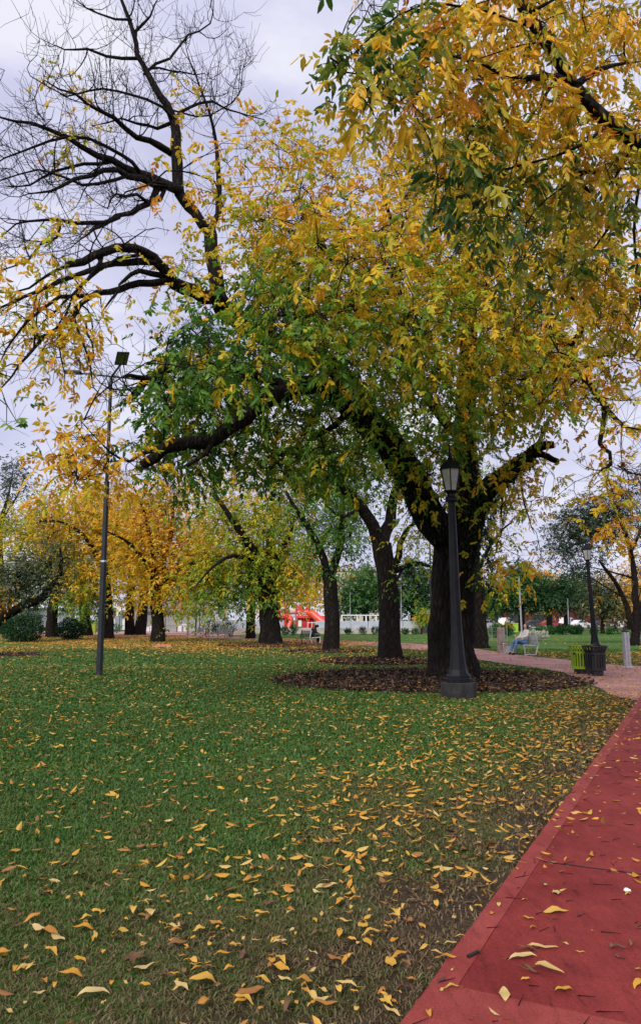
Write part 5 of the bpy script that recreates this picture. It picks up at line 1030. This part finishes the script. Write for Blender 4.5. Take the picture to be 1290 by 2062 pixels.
# the woman: seated, looks left along the bench front, face turned to the camera
a = b1.rotation_euler.z; L0 = b1.location; bx = Matrix.Rotation(a, 3, 'Z') @ Vector((.0, .12, 0))
person('person', 'seated person with very long black hair, cream sweater and blue jeans', (L0.x + bx.x, L0.y + bx.y, 0), a,
       dict(hip=(-.14, 0, .56), chest=(-.24, 0, .93), neck=(-.245, 0, 1.09), head=(-.225, .01, 1.235), elbow=[(-.12, .24, .80), (-.10, -.22, .76)], wrist=[(.16, .12, .74), (.16, -.07, .72)], hd=[(.8, -.5, -.2), (.8, .5, -.2)], hu=[(0, 0, 1), (0, 0, 1)],
            knee=[(.30, .10, .64), (.34, -.10, .56)], ankle=[(.40, .10, .10), (.50, -.06, .12)], toe=[(.58, .10, .05), (.66, -.04, .055)]), ('skin', 'sweater', 'denim', 'black_cloth', 'hair_black'), long_hair, faceyaw=.95)
a = b2.rotation_euler.z; L0 = b2.location; bx = Matrix.Rotation(a, 3, 'Z') @ Vector((.0, -.30, 0))
person('person', 'hunched seated person all in black with head bowed over the lap', (L0.x + bx.x, L0.y + bx.y, 0), a,
       dict(hip=(-.08, 0, .55), chest=(.06, 0, .93), neck=(.17, 0, 1.05), head=(.30, 0, 1.10), elbow=[(.14, .22, .70), (.14, -.22, .70)], wrist=[(.36, .08, .68), (.36, -.08, .68)], hd=[(.9, -.3, -.2), (.9, .3, -.2)], hu=[(0, 0, 1), (0, 0, 1)], sw=.19,
            knee=[(.40, .12, .53), (.40, -.12, .53)], ankle=[(.34, .12, .10), (.30, -.12, .10)], toe=[(.52, .13, .05), (.48, -.13, .05)]), ('skin_tan', 'black_cloth', 'black_cloth', 'black_cloth', 'black_cloth'), hood_)
def walker(px, py, rz, label, mats, sc=1.0, stride=.28, hair=short_hair):
    g = G(px, py); q = stride
    return person('person', label, (g[0], g[1], .0), rz, dict(hip=(0, 0, .93), chest=(.02, 0, 1.30), neck=(.02, 0, 1.46), head=(.04, 0, 1.60), elbow=[(-.12, .25, 1.12), (.12, -.25, 1.12)], wrist=[(-.02, .27, .90), (.30, -.22, 1.0)], hd=[(.2, 0, -1), (.8, .1, -.5)], hu=[(0, 1, 0), (0, -1, .3)],
                  knee=[(q * .75, .1, .5), (-q * .15, -.1, .5)], ankle=[(q, .1, .09), (-q * 1.15, -.1, .14)], toe=[(q + .17, .1, .05), (-q * 1.15 + .13, -.1, .05)]), mats, hair, group=None, sc=sc)
walker(1239, 1277.5, PI * .98, 'walking person in dark clothes beyond the flower bed', ('skin_tan', 'black_cloth', 'black_cloth', 'black_cloth', 'hair_black'))
walker(846, 1276.5, -2.2, 'distant person in a pink jacket at the end of the blue grey panels', ('skin', 'pink_cloth', 'red_cloth', 'black_cloth', 'hair_black'), stride=.12)
walker(1273, 1273.5, -1.8, 'far person in a red top by the cars at the right picture edge', ('skin_tan', 'red_cloth', 'blue_cloth', 'black_cloth', 'hair_black'), stride=.1)
# ------------------------------------------------------------------ cars
def car(px, py, label, mat, kind='sedan', rz=0.0, L_=4.3, group='cars parked along the far street', sc=1):
    g = G(px, py); t = thing('parked_car', label, 'van' if kind == 'van' else 'car', (g[0], g[1], .012), rz=rz, group=group); t.scale = (sc,) * 3
    h = L_ / 2; Wd = 1.72
    if kind == 'van': low = [(-h, .35), (-h, 1.0), (-h + .05, 1.12), (h - .75, 1.10), (h - .12, .92), (h, .75), (h, .35), (h - .1, .24), (-h + .1, .24)]; cab = [(-h + .06, 1.11), (-h + .12, 1.80), (-h + .3, 1.86), (h - 1.75, 1.86), (h - 1.5, 1.80), (h - .78, 1.095)]; win = [(-h + 1.7, 1.18), (-h + 1.7, 1.68), (h - 1.62, 1.72), (h - .98, 1.18)]
    else: low = [(-h, .40), (-h, .80), (-h + .1, .92), (-h + .6, .95), (h - 1.15, .95), (h - .2, .80), (h, .62), (h, .36), (h - .1, .24), (-h + .1, .24)]; cab = [(-h + .35, .945), (-h + .95, 1.36), (-h + 1.3, 1.45), (h - 2.0, 1.45), (h - 1.75, 1.40), (h - 1.0, .945)]; win = [(-h + .75, .99), (-h + 1.08, 1.32), (-h + 1.35, 1.38), (h - 1.95, 1.38), (h - 1.22, .99)]
    MB().prism(low, -Wd / 2, Wd / 2, .07).build('body', mat, t, False); MB().prism(cab, -Wd / 2 + .12, Wd / 2 - .12, .10).build('cabin', mat, t)
    for s in (-1, 1):
        y = s * (Wd / 2 - .115); o = MB().prism(win, min(y, y + s * .006), max(y, y + s * .006)).build('side_window', 'glass_dark', t)
        MB().box((-h + L_ * .46, y + s * .006, (win[0][1] + win[1][1]) / 2 + .03), (.07, .012, win[1][1] - win[0][1] + .02)).build('door_pillar', mat, o)
        MB().box((h - .1, s * .62, .66), (.2, .28, .13), 0, .03).build('headlight', 'lamp_glass', t); MB().box((-h + .02, s * .66, .74), (.08, .22, .16), 0, .02).build('tail_light', 'red_play', t)
        MB().box((h - 1.25, s * (Wd / 2 + .06), 1.0 if kind != 'van' else 1.2), (.1, .14, .1), 0, .03).build('wing_mirror', mat, t)
    fx = [c for c in cab if True]; a, b = cab[-2], cab[-1]
    MB().add([(a[0] + .01, -.62, a[1] - .02), (a[0] + .01, .62, a[1] - .02), (b[0] + .012, .68, b[1] + .04), (b[0] + .012, -.68, b[1] + .04), (a[0] - .03, -.62, a[1] - .04), (a[0] - .03, .62, a[1] - .04), (b[0] - .03, .68, b[1] + .02), (b[0] - .03, -.68, b[1] + .02)], [(0, 1, 2, 3), (7, 6, 5, 4), (0, 4, 5, 1), (2, 6, 7, 3), (1, 5, 6, 2), (0, 3, 7, 4)]).build('windscreen', 'glass_dark', t)
    MB().box((h - .02, 0, .38), (.1, 1.5, .16), 0, .03).build('bumper', 'tyre', t)
    for x in (-h + .8, h - .82):
        for s in (-1, 1):
            y = s * (Wd / 2 - .08); w = MB().lathe([(.20, -.10), (.31, -.09), (.325, -.05), (.325, .05), (.31, .09), (.20, .10)], 20).build('wheel', 'tyre', t); w.location = (x, y, .325); w.rotation_euler = (PI / 2, 0, 0); MB().lathe([(.06, -.112), (.20, -.105), (.21, -.09), (.21, .09), (.20, .105), (.06, .112)], 12).build('rim', 'steel', w)
for a in [(985, 1264.9, 'silver hatchback partly behind the broad trunk by the woman', 'car_silver', 'sedan', 0), (1019, 1264.7, 'white van parked behind the concrete post', 'car_white', 'van', .9, 3.9), (1110, 1264.9, 'dark red car parked before the brick shops', 'car_red', 'sedan', 0, 4.2), (1143, 1264.7, 'white van parked behind the pale grey pole', 'car_white', 'van', .8, 4.1), (1168, 1265.1, 'white car with its nose just behind the far lamp post', 'car_white', 'sedan', .5, 4.0), (1217, 1264.9, 'dark car parked right of the far lamp post', 'car_dark', 'sedan', 0, 4.4), (1253, 1265.1, 'white car parked behind the steel post', 'car_white', 'sedan', PI - .4, 4.0), (1078, 1264.7, 'dark car half hidden behind the seated woman', 'car_dark', 'sedan', 0, 4.2)]:
    car(*a)
car(6, 1265, 'red car glimpsed left of the larger dark bush', 'car_red', 'sedan', 0, 4.2)
# ------------------------------------------------------------------ playground
def SP(px, py, d): p = P(px, py, d); return float(p[0]), float(p[2])
gd = float(G(650, 1276.5)[1]); U = gd / F
xL, xR = SP(425, 1260, gd)[0], SP(846, 1260, gd)[0]; zw = SP(645, 1264.5, gd)[1]
t = thing('playground_wall', 'low concrete wall with blue grey panels round the playground', 'wall', ((xL + xR) / 2, gd, 0))
MB().box((0, 0, zw / 2), (xR - xL, .3, zw), 0, .02).build('base_wall', 'concrete', t)
zp = SP(645, 1250.5, gd)[1]; w_ = (xR - xL)
for i in range(12):
    x = -w_ / 2 + w_ * (i + .5) / 12
    if abs(x + (xL + xR) / 2 - SP(600, 1250, gd)[0]) < 2.6: continue
    MB().box((x, .06, (zw + zp) / 2), (w_ / 12 - .05, .05, zp - zw - .004), 0, .01).build('panel', 'panel_blue', t)
def frame_at(x): return SP(x, 1250, gd + 3)[0]
dS = gd + 2.5; t = thing('swing_frame', 'white tubular swing frame behind the panelled wall', 'swing frame', (SP(730, 1260, dS)[0], dS, 0)); bx0 = t.location.x; zt = SP(730, 1238, dS)[1]
for x in (688, 719, 737, 757, 769):
    X = SP(x, 1250, dS)[0] - bx0; MB().tube([(X, 0, 0), (X, 0, zt)], .075, 6).build('post', 'white_paint', t)
MB().tube([(SP(688, 1250, dS)[0] - bx0, 0, zt - .06), (SP(769, 1250, dS)[0] - bx0, 0, zt - .06)], .06, 6).build('top_bar', 'white_paint', t)
m = MB(); zr = SP(730, 1261, dS)[1]
for x in (700, 708, 728, 747): X = SP(x, 1250, dS)[0] - bx0; m.tube([(X, 0, .6), (X, 0, zt - .06)], .02, 4); m.tube([(X + .4, 0, .6), (X + .4, 0, zt - .06)], .02, 4); m.box((X + .2, 0, .58), (.5, .25, .06))
m.build('swing', 'panel_blue', t)
dP = gd + 3.5
def X_(px): return SP(px, 1250, dP)[0]
def Z_(py): return SP(600, py, dP)[1]
t = thing('play_tower', 'red climbing house with railings, slide and tube bridge', 'playground', (X_(600), dP, 0)); ox = X_(600)
def pbox(name, x0, x1, y0, y1, mat, yd=0, th=.15, par=None): return MB().box(((X_(x0) + X_(x1)) / 2 - ox, yd, (Z_(y0) + Z_(y1)) / 2), (abs(X_(x1) - X_(x0)), th, abs(Z_(y0) - Z_(y1))), 0, .02).build(name, mat, par or t)
w = pbox('slatted_wall', 598, 632, 1268, 1245, 'red_slat', .2); m = MB()
for k in range(8): m.box(((X_(615) - ox), .11, Z_(1267 - 2.7 * k)), (X_(632) - X_(598), .04, .035))
m.build('slat_ridge', 'red_play', w)
w = pbox('lower_wall', 562, 590, 1266, 1244, 'red_slat', .3); pbox('window', 564, 572, 1264, 1248, 'panel_blue', .18, .06, w); w2 = pbox('entry_panel', 600, 607, 1262, 1248, 'white_paint', .06, .06)
m = MB()
for x in (560, 575, 596, 622): m.tube([(X_(x) - ox, -.1, 0), (X_(x) - ox, -.1, Z_(1214 if x in (575, 596) else 1228))], .09, 6)
m.build('post', 'red_play', t); pbox('deck', 556, 578, 1243, 1240, 'red_play', .4, 1.4); pbox('upper_deck', 596, 628, 1245, 1240, 'red_play', .4, 1.4); m = MB()
for x in np.arange(557, 578, 2.6): m.tube([(X_(x) - ox, -.25, Z_(1241)), (X_(x) - ox, -.25, Z_(1230))], .03, 4)
m.tube([(X_(556) - ox, -.25, Z_(1230)), (X_(578) - ox, -.25, Z_(1230))], .04, 4)
for x in np.arange(597, 628, 2.8): m.tube([(X_(x) - ox, -.25, Z_(1241)), (X_(x) - ox, -.25, Z_(1231))], .03, 4)
m.build('railing', 'red_play', t); MB().prism([(X_(596) - ox, Z_(1230)), (X_(604) - ox, Z_(1216)), (X_(612) - ox, Z_(1230))], .0, .12).build('gable', 'red_play', t); MB().prism([(X_(610) - ox, Z_(1230)), (X_(618) - ox, Z_(1220)), (X_(626) - ox, Z_(1230))], .6, .72).build('gable', 'red_play', t)
MB().tube([(X_(576) - ox, .4, Z_(1231)), (X_(598) - ox, .4, Z_(1230))], .36, 14).build('tube_bridge', 'beige_plastic', t)
MB().tube([(X_(577) - ox, -.1, Z_(1240)), (X_(584) - ox, -.5, Z_(1243)), (X_(585) - ox, -.8, Z_(1252)), (X_(581) - ox, -1, Z_(1266))], (.25, .28, .28, .28), 12).build('curved_slide', 'coral_plastic', t)
MB().tube([(X_(620) - ox, -.2, Z_(1232)), (X_(628) - ox, -.5, Z_(1235)), (X_(640) - ox, -.9, Z_(1245)), (X_(654) - ox, -1.3, Z_(1257)), (X_(664) - ox, -1.5, Z_(1264)), (X_(676) - ox, -1.6, Z_(1266))], (.38, .42, .42, .42, .4, .36), 16).build('tube_slide', 'coral_plastic', t)
pbox('red_panel', 640, 657, 1258, 1240, 'red_play', 1.6, .1); m = MB()
for x in (620, 628, 636, 645): m.tube([(X_(x) - ox, -2.0, .2), (X_(x) - ox, -2.0, Z_(1252))], .035, 4)
m.tube([(X_(620) - ox, -2.0, Z_(1254)), (X_(645) - ox, -2.0, Z_(1254))], .035, 4); m.build('handrail', 'white_paint', t)
# arched shelter
dC = gd + 9; cx_ = SP(470, 1250, dC)[0]; t = thing('arched_shelter', 'pale arched canopy on thin white posts left of the play tower', 'shelter', (cx_, dC, 0)); pts = [(SP(x, y, dC)[0] - cx_, SP(x, y, dC)[1]) for x, y in ((420, 1226), (440, 1223), (460, 1221.5), (480, 1221), (500, 1222), (520, 1225), (532, 1228))]
MB().prism(pts + [(x, z - .25) for x, z in pts[::-1]], -2, 2).build('canopy', 'white_paint', t)
for x in (429, 439, 443, 449, 477, 519): X = SP(x, 1250, dC)[0] - cx_; MB().tube([(X, -1.5, 0), (X, -1.5, SP(x, 1225, dC)[1])], .11, 6).build('post', 'white_paint', t)
MB().tube([(SP(515, 1240, gd)[0] - cx_, -5.5, 2.9), (SP(528, 1246, gd)[0] - cx_, -5.8, 1.9)], .4, 10).build('beige_tube', 'beige_plastic', t)
# orange play piece right of the swing frame
dO = gd + 6; t = thing('play_house', 'small orange red play house beyond the panelled wall', 'playground', (SP(850, 1250, dO)[0], dO, 0)); MB().box((0, 0, .8), (2.2, 1.2, 1.6), 0, .03).build('wall', 'coral_plastic', t); MB().prism([(-1.3, 1.6), (0, 2.4), (1.3, 1.6)], -.7, .7).build('roof', 'rust_lid', t); MB().box((.2, -.61, .6), (.7, .03, 1.2)).build('door', 'shop_dark', t)
# ------------------------------------------------------------------ sports buildings at the left
dB = 112.0
def wall_box(name, label, cat, x0, x1, ytop, d, depth, mat, extra=None, rz=0):
    a, b = SP(x0, 1250, d)[0], SP(x1, 1250, d)[0]; zt = SP(645, ytop, d)[1]; t = thing(name, label, cat, ((a + b) / 2, d + depth / 2, 0), rz=rz)
    MB().box((0, 0, zt / 2), (b - a, depth, zt), 0, .03).build('wall', mat, t)
    if extra: extra(t, b - a, depth, zt)
    return t
def ex_white(t, w, dp, z):
    MB().box((0, 0, z + .15), (w + .5, dp + .5, .3), 0, .05).build('roof', 'concrete', t)
    for x in (-w * .32, -w * .1, w * .28): MB().box((x, -dp / 2 - .01, z * .55), (.9, .06, 1.2)).build('window', 'glass_dark', t)
    MB().box((w * .1, -dp / 2 - .012, 1.05), (1.1, .06, 2.1)).build('door', 'pole_grey', t); MB().tube([(w * .2, -dp / 2 - .06, 0), (w * .2, -dp / 2 - .06, z)], .05, 6).build('drainpipe', 'concrete', t)
wall_box('sports_building', 'white walled building behind the pair of close black trunks', 'building', 205, 262, 1211, dB, 8, 'white_wall', ex_white)
wall_box('sports_building', 'white low building glimpsed beyond the dark round bushes at the left', 'building', -60, 118, 1228, dB + 8, 8, 'white_wall', ex_white)
gx0, gx1 = SP(262, 1250, 100)[0], SP(445, 1250, 100)[0]; t = thing('grandstand', 'grey concrete grandstand of long steps behind the golden ash', 'grandstand', ((gx0 + gx1) / 2, 100, 0)); m = MB()
for k in range(9): m.box((0, k * .8, (k + 1) * .42 / 2), (gx1 - gx0 - (.0 if k < 6 else 1.5 * (k - 5)), .8, (k + 1) * .42))
m.build('steps', 'stand_grey', t); MB().box((0, 7.3, 2.4), (gx1 - gx0, .3, 4.8)).build('rear_wall', 'stand_grey', t); MB().box((-1.5, 3.0, 3.05), (7.5, 1.6, .12)).build('canopy_edge', 'shop_dark', t)
for x in (-5, 2): MB().tube([(x, 3, 1.0), (x, 3, 3.05)], .06, 6).build('canopy_post', 'shop_dark', t)
# mesh fence of the court
fx0, fx1 = SP(150, 1250, 94)[0], SP(425, 1250, 94)[0]; t = thing('mesh_fence', 'tall wire mesh fence along the clay court', 'fence', ((fx0 + fx1) / 2, 94, 0)); n = 12
for i in range(n + 1): X = (i / n - .5) * (fx1 - fx0); MB().tube([(X, 0, 0), (X, 0, 2.3)], .045, 6).build('post', 'pole_paint', t)
m = MB(); wX = fx1 - fx0
for z in (.1, .8, 1.5, 2.2): m.tube([(-wX / 2, 0, z), (wX / 2, 0, z)], .02, 4)
for X in np.arange(-wX / 2, wX / 2, .32): m.tube([(X, .0, .1), (X, .0, 2.2)], .009, 3)
m.build('mesh', 'teal_mesh', t)
g = G(187, 1277); t = thing('litter_bin', 'small lime green bin far off on the clay court', 'litter bin', g); MB().box((0, 0, .6), (.62, .5, 1.05), 0, .04, taper=1.1).build('body', 'bin_lime_dull', t); MB().box((0, 0, 1.17), (.72, .6, .1), 0, .03).build('lid', 'bin_lime_dull', t)
g = G(1036.5, 1275); t = thing('litter_bin', 'small lime green bin far off just right of the concrete post', 'litter bin', g); MB().box((0, 0, .55), (.55, .5, .95), 0, .04, taper=1.1).build('body', 'bin_lime_dull', t); MB().box((0, 0, 1.07), (.66, .6, .1), 0, .03).build('lid', 'bin_lime_dull', t)
for x, lb, hh in ((307, 'white block seat left of the golden ash trunk', .8), (364, 'white block seat nearer the dark thin pole', .75), (373, 'taller white block seat next to the other by the dark thin pole', .95), (298, 'pale low block before the right slanting trunk', .6)):
    g = G(x, 1272.5); t = thing('block_seat', lb, 'block', g, group='white blocks on the clay court'); MB().box((0, 0, hh / 2), (.62 if hh != .95 else .75, .5, hh), 0, .03).build('block', 'white_wall', t)
g = G(378, 1280); t = thing('short_post', 'short pale post beside the dark thin pole', 'post', g); MB().lathe([(.09, 0), (.08, 1.3), (.1, 1.32), (.1, 1.42), (.03, 1.46)], 8).build('shaft', 'concrete', t)
# ------------------------------------------------------------------ shops across the street
def shop(x0, x1, ytop, label, wall, awn, d=152.0, up='plaster'):
    a, b = SP(x0, 1250, d)[0], SP(x1, 1250, d)[0]; w = b - a; z = SP(645, ytop, d)[1]; t = thing('shop_building', label, 'building', ((a + b) / 2, d, .0), group='shops across the street')
    n = max(1, int(w / 4)); pw = w / n
    MB().box((0, 5, 1.9), (w, 9.4, 3.8)).build('wall', wall, t)
    if z > 4.6: MB().box((0, 5.1, 3.8 + (z - 3.8) / 2), (w - .02, 9.2, z - 3.8)).build('upper_wall', up, t); MB().box((0, 5, z + .12), (w + .3, 9.8, .24)).build('roof', 'concrete', t)
    for i in range(n):
        X = -w / 2 + pw * (i + .5); f = MB().box((X, .28, 1.35), (pw * .66, .08, 2.4)).build('shop_window', 'shop_dark', t); MB().box((X, .2, 2.62), (pw * .7, .12, .12)).build('frame', 'pole_grey', f)
        if awn: MB().prism([(-1.3, 2.55), (-1.3, 2.75), (.28, 3.45), (.28, 3.1)], -pw * .44, pw * .44).build('awning', awn, t); o = t.children[-1]; o.rotation_euler = (0, 0, PI / 2); o.location = (X, .0, 0)
        if z > 5: f = MB().box((X, .48, 5.3), (1.3, .1, 1.5)).build('window', 'glass_dark', t); MB().box((X, .44, 4.48), (1.5, .16, .1)).build('sill', 'concrete', f)
    MB().box((0, .16, 3.55), (w, .3, .3)).build('cornice', 'concrete_brown', t); return t
shop(925, 1062, 1190, 'long brick fronted shop half hidden behind the round topped tree', 'brick_red', None)
shop(1063, 1128, 1200, 'brick red shop behind the dark red car', 'brick_red', None)
shop(1129, 1178, 1215, 'low plaster fronted shop behind the two white vehicles', 'plaster', None)
shop(1179, 1222, 1212, 'dark red shop right of the far lamp post', 'brick_red', 'green_awning')
shop(1223, 1330, 1200, 'corner shop with big green awnings at the right', 'brick_red', 'green_awning')
g = P(1268, 1237, 148); t = thing('shop_board', 'large green board standing over the pavement at the right', 'sign', (g[0], 148, 0)); MB().box((0, 0, float(g[2]) + .2), (2.6, .15, 1.9), 0, .02).build('board', 'green_awning', t)
for s in (-1, 1): MB().tube([(s * 1.0, .1, .14), (s * 1.0, .1, float(g[2]) - .6)], .05, 6).build('post', 'pole_paint', t)
def slab(x0, x1, ytop, d, label, mat, storeys):
    a, b = SP(x0, 1250, d)[0], SP(x1, 1250, d)[0]; z = SP(645, ytop, d)[1]; w = b - a; t = thing('apartment_block', label, 'building', ((a + b) / 2, d, 0)); MB().box((0, 6, z / 2), (w, 12, z), 0).build('wall', mat, t); MB().box((0, 6, z + .2), (w + .8, 12.8, .4)).build('roof', 'concrete', t)
    for s in range(storeys):
        for i in range(int(w / 4)):
            f = MB().box((-w / 2 + 2 + 4 * i, -.01, z - 2 - s * 3), (1.6, .1, 1.4)).build('window', 'glass_dark', t)
slab(660, 800, 1150, 190, 'long pale flat roofed block over the tree tops behind the second ash', 'plaster', 3)
slab(1092, 1126, 1160, 200, 'beige block top seen between two green crowns at the right', 'plaster', 3)
# low wire fence before the bed by the woman
a, b = G(975, 1292), G(1060, 1292); t = thing('wire_fence', 'thin wire fence between the broad trunk and the concrete bench post', 'fence', a); Lf = 45 * a[1] / F
for i in range(4): MB().tube([(Lf * i / 3, 0, 0), (Lf * i / 3, 0, 1.0)], .02, 6).build('post', 'pole_grey', t)
m = MB()
for z in (.1, .4, .7, .97): m.tube([(0, 0, z), (Lf, 0, z)], .006, 4)
for x in np.arange(0, Lf, .15): m.tube([(x, 0, .08), (x, 0, .97)], .004, 3)
m.build('wire', 'pole_grey', t)
